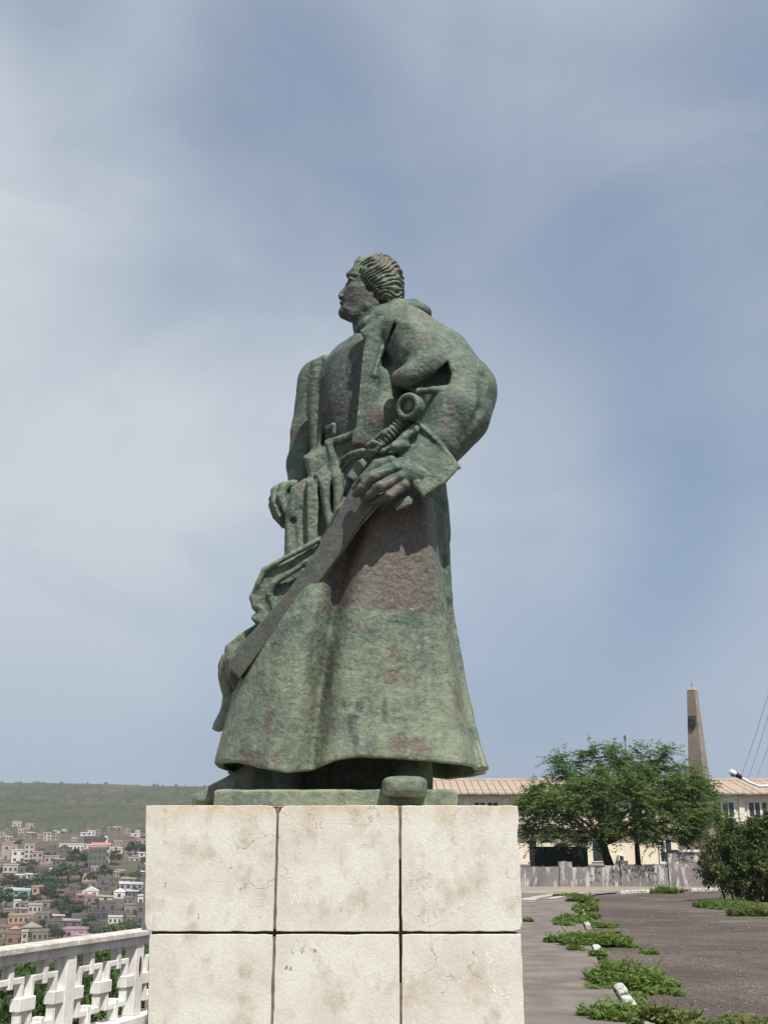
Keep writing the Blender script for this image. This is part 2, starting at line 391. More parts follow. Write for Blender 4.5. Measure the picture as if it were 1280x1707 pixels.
write('L', 487, 1590, 7, 20, INK, E_, .0052, 1, 31); write('V', 500, 1590, 8, -15, INK, E_, .0048, 1, 32); write('N', 523, 1590, 7, -8, INK, E_, .0044, 1, 33); write('AR', 475, 1617, 7, -12, INK, E_, .0044, 1.4, 34); write('I', 567, 1522, 7, 4, INK, B_, .003, 1, 35)
# ================================================================ ground, valley and hill
def edge_x(Y):          # brink of the terrace on the left
    return np.where(Y < 14, -2.95 + .265 * (Y - 8.45), -1.48 + .012 * (Y - 14))
YT = np.array([-400, 330, 380, 430, 500, 560, 600, 680, 750, 850, 950, 1100, 1300, 1500, 1560, 4000.])
ZT = np.array([-31, -31, -29.5, -24.5, -16.5, -5.5, 0.5, 6, 11.5, 17, 24, 42, 68, 91.5, 92.5, 92.5])
def fbm(x, y, s, o=4):
    v = 0.0; a = 1.0
    for i in range(o): v += a * mnoise.noise(Vector((x * s, y * s, 3.7 * i))); s *= 2.1; a *= 0.5
    return v
def land(X, Y):
    if X > float(edge_x(np.float64(Y))) and Y < 140: return -0.03
    z = float(np.interp(Y, YT, ZT))
    az = X / max(Y, 1.0)
    if Y > 380:
        n = fbm(X, Y, 0.012, 4)
        z += n * (1.2 if Y < 900 else 4.5 * min(1, (Y - 900) / 300)) * (1 if Y < 1480 else 0.25)
        if Y > 1300: z += 2.5 * math.sin(X * 0.011 + 0.6) * min(1, (Y - 1300) / 200) 
    k = min(1, max(0, (az + 0.02) / 0.12)); k = k * k * (3 - 2 * k)      # the hill dies away behind the square
    if Y > 140: z = z * (1 - k) + min(z, -8) * k
    d = float(edge_x(np.float64(min(Y, 140)))) - X if Y < 140 else max(0.0, 60.0)
    if Y < 140:
        t = min(1, max(0, d / 55)); t = t ** 0.8
        z = -0.03 + (z + 0.03) * t
    elif Y < 200:
        e = float(edge_x(np.float64(140.))); d2 = max(e - X, 0) + (Y - 140)
        t = min(1, d2 / 55); z = -0.03 + (z + 0.03) * t
    return z
def lines(segs):
    o = []
    for a, b, s in segs: o += list(np.arange(a, b, s))
    return o
Xs = lines([(-1500, -900, 100), (-900, -420, 30), (-420, -40, 6), (-40, -12, 2), (-12, 4, .5), (4, 40, 6), (40, 300, 40), (300, 1400, 220)]) + [1400]
Ys = lines([(-300, -20, 40), (-20, 20, 1.0), (20, 150, 5), (150, 360, 12), (360, 1000, 7), (1000, 1620, 12), (1620, 2300, 120)]) + [2300]
V = [(x, y, land(x, y)) for y in Ys for x in Xs]; nx = len(Xs)
F = np.array([(j * nx + i, j * nx + i + 1, (j + 1) * nx + i + 1, (j + 1) * nx + i) for j in range(len(Ys) - 1) for i in range(nx - 1)])
def make_land():
    m, n = material('dry_hillside', 0.95, 0.1)
    co = n.co; sp = n('SeparateXYZ', {0: co})
    a = n.noise(co, 0.010, 6, 0.65); b = n.noise(co, 0.06, 6, 0.7); f = n.noise(co, 0.35, 4, 0.7)
    scrub = n.mix(n.maprange(b, 0.38, 0.62), (0.030, 0.046, 0.019), (0.058, 0.068, 0.033))
    scrub = n.mix(n.maprange(f, 0.5, 0.66, 0, 0.7), scrub, (0.030, 0.043, 0.019))
    earth = n.mix(n.maprange(b, 0.4, 0.62), (0.125, 0.095, 0.070), (0.080, 0.070, 0.052))
    up = n.maprange(sp.outputs[2], 14.0, 34.0)
    mixf = n.math('ADD', n.math('MULTIPLY', up, 0.75), n.math('MULTIPLY', n.math('SUBTRACT', a, 0.5), 2.6), clamp=True)
    c = n.mix(mixf, earth, scrub)
    c = n.mix(n.maprange(n.noise(n.mapping(co, (1, 1, 1), (0, 0, 0), (300, 80, 0)), 0.013, 5, 0.6), 0.54, 0.66, 0, 0.75), c, (0.105, 0.078, 0.055))
    top = n.maprange(sp.outputs[2], 84.0, 91.0)
    c = n.mix(n.math('MULTIPLY', top, 0.55), c, (0.105, 0.090, 0.070))
    put(n, c, f, 0.6, 1.2)
    return m
tag(link('terrain', new_mesh('terrain', V, F, make_land(), smooth=True)), kind='structure')

# ---------------------------------------------------------------- paving of the square, road
def make_road():
    m, n = material('worn_asphalt', 0.93, 0.2)
    co = n.co
    a = n.noise(co, 0.22, 6, 0.65, 0.4); b = n.noise(n.mapping(co, (0.5, 1.4, 1)), 0.9, 6, 0.68); f = n.noise(co, 26, 6, 0.75)
    c = n.mix(n.maprange(a, 0.36, 0.64), (0.100, 0.082, 0.070), (0.165, 0.137, 0.116))
    c = n.mix(n.maprange(b, 0.54, 0.70, 0, 0.75), c, (0.135, 0.105, 0.083))
    c = n.mix(n.maprange(n.noise(co, 4.5, 7, 0.78), 0.50, 0.66, 0, 0.8), c, (0.052, 0.046, 0.042))
    c = n.mix(n.maprange(f, 0.50, 0.68, 0, 0.7), c, (0.045, 0.041, 0.040))
    c = n.mix(n.maprange(n.noise(co, 11, 5, 0.8), 0.62, 0.70, 0, 0.5), c, (0.26, 0.24, 0.22))
    c = n.mix(n.maprange(n.noise(n.mapping(co, (.35, 1.6, 1), (0, 0, R(8)), (4, 9, 0)), 1.1, 7, 0.72), 0.52, 0.64, 0, 0.4), c, (0.056, 0.049, 0.045))
    c = n.mix(n.maprange(n.noise(n.mapping(co, (1, 1, 1), (0, 0, 0), (20, 3, 0)), 0.5, 7, 0.75), 0.57, 0.64, 0, 0.5), c, (0.24, 0.215, 0.195))
    v = n('TexVoronoi', {'Vector': co, 'Scale': 9.0}, feature='DISTANCE_TO_EDGE').outputs[0]
    put(n, c, n.math('ADD', f, n.maprange(v, 0.0, 0.08)), 0.8, 0.03)
    return m
ROAD = make_road()
def sheet(name, pts, z, mat):
    return tag(link(name, new_mesh(name, [(x, y, z) for x, y in pts], [tuple(range(len(pts)))], mat)), kind='structure')
eL = lambda y: float(edge_x(np.float64(y)))
sheet('road', [(-6 if y < -4 else eL(y) + .05, y) for y in (-20, -4.1)] + [(eL(y) + .05, y) for y in (-4, 14, 120)] + [(80, 120), (80, -20)], 0.0, ROAD)
kerb_px = [(1075, 1707), (1058, 1694), (1041, 1667), (1020, 1630), (999, 1592), (983, 1556), (972, 1530), (966, 1514), (975, 1500), (1000, 1493), (1045, 1489), (1120, 1487), (1200, 1484.5), (1290, 1483)]
kerb = [G(u, v) for u, v in kerb_px]
k0 = Vector(kerb[0]); k1 = Vector(kerb[2]); kerb = [tuple(k0 + (k0 - k1).normalized() * 16)] + kerb
PAVE = mottled('pavement_crust', (0.205, 0.178, 0.158), (0.125, 0.108, 0.098), 1.3, 0.95, 0.5, 0.02, 0.2, 22)
sheet('pavement', [(x - .1, y) for x, y, z in kerb] + [(kerb[-1][0], 64.5), (-0.2, 64.5), (-0.5, 20), (-0.9, -4)], 0.05, PAVE)
def make_mosaic():
    m, n = material('mosaic_paving', 0.9, 0.2)
    v = n('TexVoronoi', {'Vector': n.co, 'Scale': 7.0}).outputs[1]
    c = n.mix(n.noise(n.co, 0.6, 4, 0.6), (0.34, 0.285, 0.235), (0.23, 0.19, 0.165))
    put(n, n.mix(0.12, c, v, 'MULTIPLY')); return m
MOS = make_mosaic(); PALESTRIPE = mottled('pale_mosaic_stripe', (0.50, 0.41, 0.36), (0.36, 0.30, 0.26), 2.0, 0.9, 0.3, 0.01)
sheet('mosaic_walk', [G(860, 1481)[:2], G(1300, 1476)[:2], G(1300, 1482)[:2], G(1120, 1485)[:2], G(1000, 1489)[:2], G(960, 1494)[:2], G(860, 1492)[:2]], 0.056, MOS)
def band(pts, wd, z, name):
    pts = [Vector(p).xy for p in pts]; L = []; Rr = []
    for i, p in enumerate(pts):
        t = (pts[min(i + 1, len(pts) - 1)] - pts[max(i - 1, 0)]).normalized(); nrm = Vector((-t.y, t.x)) * wd / 2
        L.append((p + nrm)); Rr.append((p - nrm))
    mb = MB(); mb.add([(q.x, q.y, z) for q in L] + [(q.x, q.y, z) for q in Rr], [(i, i + 1, len(L) + i + 1, len(L) + i) for i in range(len(L) - 1)])
    return tag(mb.build(name, PALESTRIPE), kind='structure')
band([G(u, v) for u, v in ((880, 1504), (884, 1501), (905, 1497), (935, 1493), (975, 1491.5), (1030, 1490))], .55, .062, 'pavement_stripe')
band([G(u, v) for u, v in ((880, 1507), (890, 1506), (930, 1506))], .35, .064, 'pavement_stripe')
band([G(u, v) for u, v in ((870, 1491), (910, 1489), (950, 1487), (1000, 1486))], .5, .066, 'pavement_stripe')
band([G(u, v) for u, v in ((915, 1502), (935, 1498), (970, 1495))], .4, .068, 'pavement_stripe')

# kerb stones: short worn white lengths, one object each
KERBM = mottled('whitewashed_kerb', (0.56, 0.54, 0.50), (0.30, 0.28, 0.26), 4.0, 0.9, 0.6, 0.02)
def kerb_piece(a, b, wd=.16, h=.115, label='', seed=0):
    r = random.Random(seed); a = Vector(a); b = Vector(b); t = (b - a); L = t.length; t.normalize(); nrm = Vector((-t.y, t.x, 0))
    n = 6; mb = MB(); prof = [(-wd / 2, 0), (-wd / 2, h * .8), (-wd * .3, h), (wd * .35, h), (wd / 2, h * .75), (wd / 2, 0)]
    vs = []
    for i in range(n + 1):
        for x, z in prof:
            j = (r.random() - .5) * .022
            q = a + t * (L * i / n) + nrm * (x + j) + Vector((0, 0, z * (0.82 + .3 * r.random()) if z else -.02)); vs.append(q)
    m = len(prof)
    fs = [(i * m + k, i * m + (k + 1) % m, (i + 1) * m + (k + 1) % m, (i + 1) * m + k) for i in range(n) for k in range(m)] + [tuple(range(m)), tuple(range(n * m + m - 1, n * m - 1, -1))]
    mb.add(vs, fs); o = mb.build('kerb_stone', KERBM)
    return tag(o, label, 'kerb stone', 'whitewashed kerb stones along the road')
KL = ['whitewashed kerb stone lying along the weedy edge of the road', 'broken whitewashed kerb stone curving in front of the grey wall']
for i, (a, b) in enumerate((((1030, 1650), (1055, 1690)), ((993, 1583), (1003, 1600)), ((976, 1540), (981, 1550)), ((968, 1518), (971, 1526)), ((1056, 1695), (1085, 1722)))):
    kerb_piece(G(*a), G(*b), .13, .085, ['long whitewashed kerb stone below the largest weed clump', 'short white kerb stone between two leafy weed clumps', 'small white kerb stone beside the broad flat weed patch', 'tiny white kerb stone at the foot of the tall thin weed tuft', 'white kerb stone beside the tall upright weed stalks'][i], i)
for i, (a, b) in enumerate((((1031, 1491), (1048, 1490)), ((1049, 1490), (1064, 1489.4)), ((1066, 1489.4), (1082, 1488.8)), ((1150, 1487), (1172, 1486.3)), ((1174, 1486.3), (1196, 1485.4)), ((1198, 1485.4), (1222, 1484.6)))):
    kerb_piece(G(*a), G(*b), .22, .13, KL[1], 20 + i)

# ================================================================ balustrade
WHITE = None
def make_white():
    m, n = material('weathered_white_paint', 0.8, 0.3)
    a = n.noise(n.co, 3.5, 6, 0.65); b = n.noise(n.mapping(n.co, (1, 1, .35)), 9, 6, 0.7); f = n.noise(n.co, 45, 4, 0.6)
    c = n.mix(n.maprange(a, 0.35, 0.65), (0.76, 0.745, 0.72), (0.60, 0.575, 0.535))
    c = n.mix(n.maprange(b, 0.53, 0.68, 0, 0.8), c, (0.46, 0.38, 0.30))
    c = n.mix(n.maprange(n.noise(n.co, 24, 5, 0.7), 0.64, 0.70, 0, 0.8), c, (0.20, 0.15, 0.11))
    put(n, c, n.math('ADD', f, b), 0.3, 0.008); return m
WHITE = make_white()
COPE = mottled('coping_flaking_paint', (0.60, 0.575, 0.53), (0.40, 0.365, 0.31), 8, 0.9, 0.6, 0.012, 0.2, 40)
RD = Vector((.265, 1, 0)).normalized(); RN = Vector((RD.y, -RD.x, 0)); RO = Vector((-2.714, 8.45, 0)) - RN * .09
RM = Matrix((RD, RN, Vector((0, 0, 1)))).transposed()          # columns: along, out (towards the square), up
balustrade = empty('balustrade', RO, 'white concrete balustrade of square openwork rings along the terrace edge', 'balustrade')
def rbox(name, s0, s1, z0, z1, t0, t1, mat=None, bev=.006, mb=None):
    c = RO + RD * ((s0 + s1) / 2) + RN * ((t0 + t1) / 2) + Vector((0, 0, (z0 + z1) / 2))
    m = MB() if mb is None else mb
    m.box(c, (s1 - s0, t1 - t0, z1 - z0), M=RM)
    return m.build(name, mat or WHITE, balustrade, bevel=bev) if mb is None else m
post_s = [(9.50 - 8.45) * 1.0345 + 1.18 * k for k in range(-4, 5)]
s_a, s_b = post_s[0] - .3, post_s[-1] + .1
rbox('base_beam', s_a, s_b, 0, .265, -.11, .11)
for i, ps in enumerate(post_s[:-1]):
    rbox('coping', ps + .003, post_s[i + 1] - .003, .915, .965, -.115, .095, COPE, .008)
    rbox('top_rail', ps + .002, post_s[i + 1] - .002, .848, .915, -.075, .055)
for i, ps in enumerate(post_s):
    if i == len(post_s) - 1: pass
    rbox('post', ps - .075, ps + .075, .265, .848, -.060, .050)
BAR = .046; DT = (-.030, .030)
def ring_mesh(parent, sc, zc, w, h):
    m = MB()
    for (a, b, c, d) in ((sc - w / 2, sc + w / 2, zc + h / 2 - BAR, zc + h / 2), (sc - w / 2, sc + w / 2, zc - h / 2, zc - h / 2 + BAR), (sc - w / 2, sc - w / 2 + BAR, zc - h / 2 + BAR, zc + h / 2 - BAR), (sc + w / 2 - BAR, sc + w / 2, zc - h / 2 + BAR, zc + h / 2 - BAR)):
        rbox('', a, b, c, d, DT[0], DT[1], mb=m)
    # the four bars meet flush: weld as one ring
    me = MB(); 
    def q(s, z, t): return RO + RD * s + RN * t + Vector((0, 0, z))
    o = [(-w / 2, -h / 2), (w / 2, -h / 2), (w / 2, h / 2), (-w / 2, h / 2)]; inn = [(a * (1 - 2 * BAR / w), b * (1 - 2 * BAR / h)) for a, b in o]
    vs = [q(sc + a, zc + b, t) for t in DT for a, b in o] + [q(sc + a, zc + b, t) for t in DT for a, b in inn]
    fs = []
    for k in range(4):
        l = (k + 1) % 4
        fs += [(k, l, 4 + l, 4 + k), (8 + k, 12 + k, 12 + l, 8 + l), (4 + k, 4 + l, 12 + l, 12 + k), (k, 8 + k, 8 + l, l)]
    me.add(vs, fs); return me.build('fret_ring', WHITE, balustrade, bevel=.005)
for i in range(len(post_s) - 1):
    s0, s1 = post_s[i] + .075, post_s[i + 1] - .075; L = s1 - s0; zc = .555
    w = .375; g = (L - 2 * w) / 3
    c1, c2 = s0 + g + w / 2, s1 - g - w / 2
    for c in (c1, c2):
        ring_mesh(balustrade, c, zc, w, .385)
        zt, zb = zc + .1925, zc - .1925
        rbox('stub', c - .030, c + .030, zt - BAR - .03, .847, -.040, .038)
        rbox('stub', c - .030, c + .030, .266, zb + BAR + .03, -.040, .038)
    for a, b in ((s0 + .001, c1 - w / 2 + BAR + .016), (c1 + w / 2 - BAR - .016, c2 - w / 2 + BAR + .016), (c2 + w / 2 - BAR - .016, s1 - .001)):
        rbox('tie_block', a, b, zc - .048, zc + .048, -.044, .043)
RUSTM = mottled('rusty_stain', (0.10, 0.045, 0.022), (0.045, 0.028, 0.02), 20, 0.95, 0.5, 0.01)
mb_ = MB(); q_ = post_s[5] if False else min(post_s, key=lambda s: abs(s - (10.64 - 8.45) * 1.0345))
c_ = RO + RD * (q_ + .01) + RN * .0515 + Vector((0, 0, .66))
pr = random.Random(5); ring_ = [(math.cos(a) * .022 * (0.7 + .6 * pr.random()), math.sin(a) * .085 * (.75 + .5 * pr.random())) for a in np.linspace(0, 2 * math.pi, 14)[:-1]]
mb_.add([c_ + RD * a + Vector((0, 0, b)) for a, b in ring_], [tuple(range(13))]); mb_.build('broken_patch', RUSTM, balustrade)
# ================================================================ foliage helpers
def leaf_mat(name, c1, c2, c3, tr=0.25, scale=1.2):
    m, n = material(name, 0.6, 0.3)
    a = n.noise(n.co, scale, 3, 0.6); f = n.noise(n.co, scale * 14, 2, 0.6)
    c = n.mix(n.maprange(a, 0.35, 0.65), c1, c2); c = n.mix(n.maprange(f, 0.52, 0.72), c, c3)
    put(n, c)
    t = n('BsdfTranslucent', {'Color': c}); mx = n('MixShader', {0: tr, 1: n.bsdf.outputs[0], 2: t.outputs[0]})
    n.t.links.new(mx.outputs[0], n.t.nodes['Material Output'].inputs[0])
    return m
def leaves(pos, axis, nrm, ln, wd):
    """diamond leaves: pos (N,3), long axis, normal; returns verts, quads"""
    axis = axis / (np.linalg.norm(axis, axis=1)[:, None] + 1e-9); s = np.cross(axis, nrm); s /= (np.linalg.norm(s, axis=1)[:, None] + 1e-9)
    ln = np.broadcast_to(ln, len(pos))[:, None]; wd = np.broadcast_to(wd, len(pos))[:, None]
    V = np.stack([pos - axis * ln / 2, pos + s * wd / 2, pos + axis * ln / 2, pos - s * wd / 2], 1).reshape(-1, 3)
    return V, np.arange(len(V)).reshape(-1, 4)
def unit(r, n):
    v = r.normal(size=(n, 3)); return v / np.linalg.norm(v, axis=1)[:, None]
def clump_crown(seed, n, rad, ncl, ln, wd, clr=0.38, hollow=0.55):
    """crown of leaf clumps inside an ellipsoid of radii rad centred at the origin"""
    r = np.random.default_rng(seed); rad = np.array(rad, float)
    d = unit(r, ncl); d[:, 2] = np.abs(d[:, 2]) * 1.15 - 0.35; d /= np.linalg.norm(d, axis=1)[:, None]
    cc = d * (hollow + (1 - hollow) * r.random((ncl, 1)) ** 0.6) * rad * (0.85 + 0.25 * r.random((ncl, 1)))
    cs = clr * (0.6 + 0.8 * r.random(ncl)) * rad.min()
    k = r.integers(0, ncl, n); o = unit(r, n) * (r.random((n, 1)) ** 0.45)
    pos = cc[k] + o * cs[k][:, None] * np.array((1.15, 1.15, 0.75))
    nr = unit(r, n) + np.array((0, 0, 0.7)); ax = unit(r, n) + np.array((0, 0, -0.2))
    return leaves(pos, ax, nr, ln * (0.6 + 0.8 * r.random(n)), wd * (0.6 + 0.8 * r.random(n)))
BARK = mottled('bark', (0.10, 0.075, 0.055), (0.055, 0.042, 0.033), 6, 0.95, 0.6, 0.02)
TOWN_LEAF = [leaf_mat('town_leaf_deep', (0.030, 0.052, 0.020), (0.050, 0.078, 0.030), (0.022, 0.036, 0.016), 0.15, 0.3),
             leaf_mat('town_leaf_fresh', (0.050, 0.085, 0.030), (0.080, 0.115, 0.045), (0.035, 0.058, 0.022), 0.15, 0.3)]
def hit(u, v, y0=340., y1=1700.):
    a, b = ray(u, v); Y = y0
    while Y < y1:
        if EYE + b * Y <= land(a * Y, Y): break
        Y += 3.0
    return Y
crowns = [[new_mesh('crown', *clump_crown(50 + i, 1500, (1, 1, .8), 30, .16, .10), TOWN_LEAF[j]) for i in range(3)] for j in range(2)]
trunk_me = MB().tube([(0, 0, -1.0), (.02, 0, -.35), (.05, .03, .1)], [.10, .075, .05], 7).mesh('trunk', BARK, True)
def town_tree(u, v, wpx, hpx, k, name='leafy_tree', label=None, grp='trees among the houses of the valley town', Y=None):
    Y = Y or hit(u, v); a, b = ray(u, v); x = a * Y; z = land(x, Y) - 0.3
    dist = Y * 1.04; W = wpx / FPX * dist; Hh = hpx / FPX * dist
    e = empty(name, (x, Y, z), label or 'bushy green tree standing between houses in the valley town', 'tree', grp)
    cz = Hh * 0.55
    c = link('crown', crowns[k % 2][(k // 2) % 3], e, False, (0, 0, cz)); c.scale = (W / 2.05, W / 2.05, Hh * 0.56); c.rotation_euler = (0, 0, rnd.random() * 6.28)
    t = link('trunk', trunk_me, e, False, (0, 0, cz)); t.scale = (W / 2.2, W / 2.2, cz * 1.02)
    return e
# ================================================================ the town
def plaster(name, c, c2=None, s=0.35):
    l_ = .3 * c[0] + .55 * c[1] + .15 * c[2]; c = tuple((l_ + (q - l_) * .74) * 1.08 for q in c)
    return mottled(name, c, c2 or tuple(q * 0.74 for q in c), s, 0.9, 0.2, 0.03, 0.2, 2.2)
PL = {'grey': plaster('bare_block_grey', (0.151, 0.140, 0.129)), 'tan': plaster('tan_render', (0.260, 0.220, 0.180)), 'white': plaster('white_render', (0.610, 0.595, 0.566), (0.54, 0.51, 0.47)), 'cream': plaster('cream_render', (0.495, 0.437, 0.329)),
      'pink': plaster('pink_render', (0.440, 0.316, 0.295)), 'rose': plaster('rose_render', (0.498, 0.274, 0.353)), 'mint': plaster('mint_render', (0.269, 0.414, 0.378)), 'peach': plaster('peach_render', (0.472, 0.298, 0.182)), 'brick': plaster('brick_red', (0.279, 0.145, 0.108)),
      'yellow': plaster('yellow_render', (0.492, 0.383, 0.209)), 'dark': plaster('dark_block', (0.096, 0.089, 0.084)), 'blue': plaster('blue_grey_render', (0.317, 0.353, 0.411))}
ORANGE = plaster('orange_tiles', (0.452, 0.165, 0.093)); TIN = plaster('tin_sheet', (0.430, 0.437, 0.444)); ROOFG = plaster('flat_roof_concrete', (0.248, 0.233, 0.219)); GLASSD = material('dark_window', 0.25, 0.5)[0]
MATS['dark_window'].node_tree.nodes['Principled BSDF'].inputs['Base Color'].default_value = (0.055, 0.055, 0.058, 1)
unit_box = {}
def ubox(mat):
    if mat.name not in unit_box: unit_box[mat.name] = MB().box((0, 0, 0), (1, 1, 1)).mesh('block', mat)
    return unit_box[mat.name]
def part(name, mat, parent, c, d, me=None):
    o = link(name, me or ubox(mat), parent, False, c); o.scale = d; return o
gable_me = {}
def gable(mat):
    if mat.name not in gable_me: gable_me[mat.name] = MB().prism([(-.5, 0), (.5, 0), (0, 1)], 1, -.5, .5).mesh('gable', mat)
    return gable_me[mat.name]
pyr_me = {}
def pyr(mat):
    if mat.name not in pyr_me: pyr_me[mat.name] = MB().add([(-.5, -.5, 0), (.5, -.5, 0), (.5, .5, 0), (-.5, .5, 0), (0, 0, 1)], [(0, 1, 4), (1, 2, 4), (2, 3, 4), (3, 0, 4), (3, 2, 1, 0)]).mesh('hip', mat)
    return pyr_me[mat.name]
taken = []
def house(u0, u1, v0, v1, c, label, roof='flat', floors=None, name='town_house', grp=None, nw=None, rmat=None, door=True, rot=None):
    u = (u0 + u1) / 2; Y = hit(u, v1); a, b = ray(u, v1); x = a * Y; zb = EYE + b * Y; sc = Y * 1.04 / FPX
    W = (u1 - u0) * sc; Hh = (v1 - v0) * sc * 1.0; D = max(4.0, min(W * 0.8, 11)); taken.append((u0, u1, v0, v1))
    e = empty(name, (x, Y + D / 2, zb), label, 'house', grp)
    e.rotation_euler = (0, 0, rot if rot is not None else (rnd.random() - .5) * .35 - math.atan2(x, Y))
    part('wall', PL[c], e, (0, 0, Hh / 2 - 1.5), (W, D, Hh + 3))
    if roof == 'flat':
        part('roof', ROOFG, e, (0, 0, Hh + .06), (W + .3, D + .3, .16))
        for (cx, cy, dx, dy) in ((0, -D / 2, W + .26, .2), (0, D / 2, W + .26, .2), (-W / 2, 0, .2, D - .2), (W / 2, 0, .2, D - .2)):
            part('parapet', PL[c], e, (cx, cy, Hh + .42), (dx, dy, .56))
    elif roof == 'gable': part('roof', rmat or ORANGE, e, (0, 0, Hh), (W * 1.06, D * 1.06, W * .28), gable(rmat or ORANGE))
    elif roof == 'ridge':
        o = part('roof', rmat or ORANGE, e, (0, 0, Hh), (D * 1.1, W * 1.06, D * .30), gable(rmat or ORANGE)); o.rotation_euler = (0, 0, R(90))
    elif roof == 'hip': part('roof', rmat or ORANGE, e, (0, 0, Hh), (W * 1.1, D * 1.1, W * .30), pyr(rmat or ORANGE))
    elif roof == 'shed': part('roof', rmat or TIN, e, (0, 0, Hh + .1), (W + .5, D + .5, .12)).rotation_euler = (R(6), R(3), 0)
    fl = floors or max(1, round(Hh / 3.1)); nw = nw if nw is not None else max(1, round(W / 3.4))
    fh = Hh / fl
    for i in range(fl):
        for k in range(nw):
            cx = -W / 2 + W * (k + .5) / nw; ww = min(1.3, W / nw * .5); hh = min(1.35, fh * .48)
            if i == 0 and door and k == nw // 2 and fl > 1:
                part('door', PL['dark'], e, (cx, -D / 2 - .02, min(2.1, fh * .8) / 2), (1.0, .08, min(2.1, fh * .8))); continue
            wn = part('window', GLASSD, e, (cx, -D / 2 - .015, fh * (i + .52)), (ww, .07, hh))
    return e
VT = 'in the valley town'
house(0, 14, 1411, 1434, 'pink', 'lilac pink two storey house beside the white modern house', rot=.3)
house(15, 26, 1411.5, 1421, 'yellow', 'small bright yellow upper house behind the white modern house', rot=.25)
hw = house(17, 38, 1421, 1439.5, 'white', 'white modern three storey house with wide dark windows', floors=2, nw=2, rot=.26, door=False)
house(38, 52, 1413, 1439.5, 'cream', 'tall narrow cream house with white pilasters beside the white modern house', floors=4, nw=2, rot=.26)
house(52, 68, 1424, 1440, 'pink', 'low dusty pink house in the row with small square windows', rot=.2)
house(73, 95, 1430, 1440, 'pink', 'pale pink single storey house below the grey concrete house', rot=.22, floors=1, nw=3)
house(74, 93, 1418, 1430, 'grey', 'grey concrete house standing above the pale pink single storey house', rot=.2)
house(95, 113, 1417, 1437, 'grey', 'grey unrendered house with a pitched dark roof in the row', 'gable', rmat=PL['dark'], rot=.2)
house(97, 134, 1410, 1420, 'white', 'long white terrace of houses behind the grey pitched house', rot=.2, nw=7)
oh = house(146, 172, 1419, 1447, 'grey', 'tall unfinished concrete house with orange tiled roofs', 'flat', floors=3, nw=4, rot=.2)
house(172, 181, 1413, 1441, 'cream', 'tall slim cream wall house under orange tiles', 'ridge', rot=.2, nw=1, rmat=ORANGE)
house(151, 171, 1411.5, 1421, 'white', 'white upper storey with broad orange tiled gable', 'ridge', rot=.25)
house(135, 147, 1419, 1437, 'grey', 'small grey wing house under orange hipped tiles', 'hip', rot=.2)
house(181.5, 188, 1416, 1422.5, 'white', 'tiny white cube house right beside the tall cream wall')
house(195, 202, 1416, 1424, 'white', 'small white roofless house frame with dark openings', nw=1)
house(206, 217, 1405, 1416, 'tan', 'tan two storey house half hidden by a dark tree')
house(228, 244, 1402, 1416, 'pink', 'pinkish two storey house on the slope behind the dark tree')
house(208, 222, 1423, 1428, 'white', 'low white shed with bright roof in the grey quarter', 'shed')
house(230, 240, 1423, 1429, 'white', 'small bright white shed next to the plinth side of town', 'shed')
house(71, 83, 1391, 1403, 'cream', 'lone beige three storey house higher up the slope', floors=3, nw=2)
house(145, 157, 1387.5, 1394, 'white', 'white house with dark openings at the foot of the hill')
house(134, 145, 1389.5, 1394.5, 'white', 'low white shed at the foot of the hill', 'shed')
house(88, 98, 1386.5, 1390, 'white', 'small low white roof at the foot of the hill', 'shed')
house(42, 54, 1375, 1383, 'pink', 'pink house standing highest on the hill foot')
house(20, 33, 1371.5, 1380, 'cream', 'cream house with two dark window bays high on the hill foot')
house(138, 170, 1399, 1412, 'dark', 'long dark grey block building behind the orange roofs', nw=8)
house(170, 177, 1398, 1411, 'white', 'white tower house with rounded top beside dark grey block', 'hip', rmat=PL['white'])
house(4, 26, 1445, 1457, 'cream', 'cream house with white bands below the modern row', nw=3)
house(2, 21, 1457, 1465, 'brick', 'orange brick lean-to in front of the cream banded house', 'shed', rmat=PL['tan'])
house(23, 40, 1460, 1466, 'white', 'long low shed with pale tin roof', 'shed'); house(41, 58, 1459, 1465, 'white', 'second tin roofed shed beside trees', 'shed')
house(59, 78, 1447.5, 1457, 'grey', 'grey ruined walls with doorless openings below the pink house', nw=4)
house(80, 88, 1450, 1456, 'white', 'little bright white hut in front of the grey ruin', 'shed')
house(133, 162, 1462, 1470, 'yellow', 'low yellow wall house under the small round tree', nw=4)
house(3, 43, 1487, 1505, 'mint', 'broad mint green house half hidden by a tree', 'shed', rmat=PL['mint'], nw=3)
house(50, 67, 1483, 1502, 'peach', 'peach orange two storey house beside dark trees', nw=2)
house(136, 160, 1487.5, 1496, 'white', 'white hut with sloping white roof among brown walls', 'gable', rmat=PL['white'], nw=2)
house(127, 153, 1494, 1500, 'brick', 'low brick red shed in front of the sloping white hut', 'shed', rmat=PL['brick'])
house(189, 206, 1489, 1500, 'white', 'small white hut with a pyramid cap', 'hip', rmat=PL['white'])
house(229, 247, 1497, 1511, 'white', 'white two storey house with one dark tall window beside the plinth', nw=2)
house(162, 188, 1508, 1524, 'grey', 'grey block house shell with a broad dark opening', nw=2)
house(57, 98, 1506, 1515, 'tan', 'long tan house under a pale flat roof', nw=4)
house(226, 247, 1514, 1545, 'grey', 'large bare grey concrete block house beside the plinth', nw=2)
house(205, 226, 1513, 1531, 'tan', 'tan house with pale roof edge adjoining the large grey block house', nw=2)
house(12, 48, 1529.5, 1541, 'peach', 'long low orange washed wall house', nw=5)
house(86, 103, 1528.5, 1536, 'brick', 'brick hut under a pale pink lean-to roof', 'shed', rmat=PL['pink'])
house(105, 140, 1553, 1566, 'rose', 'bright rose pink house just beyond the balustrade', nw=2)
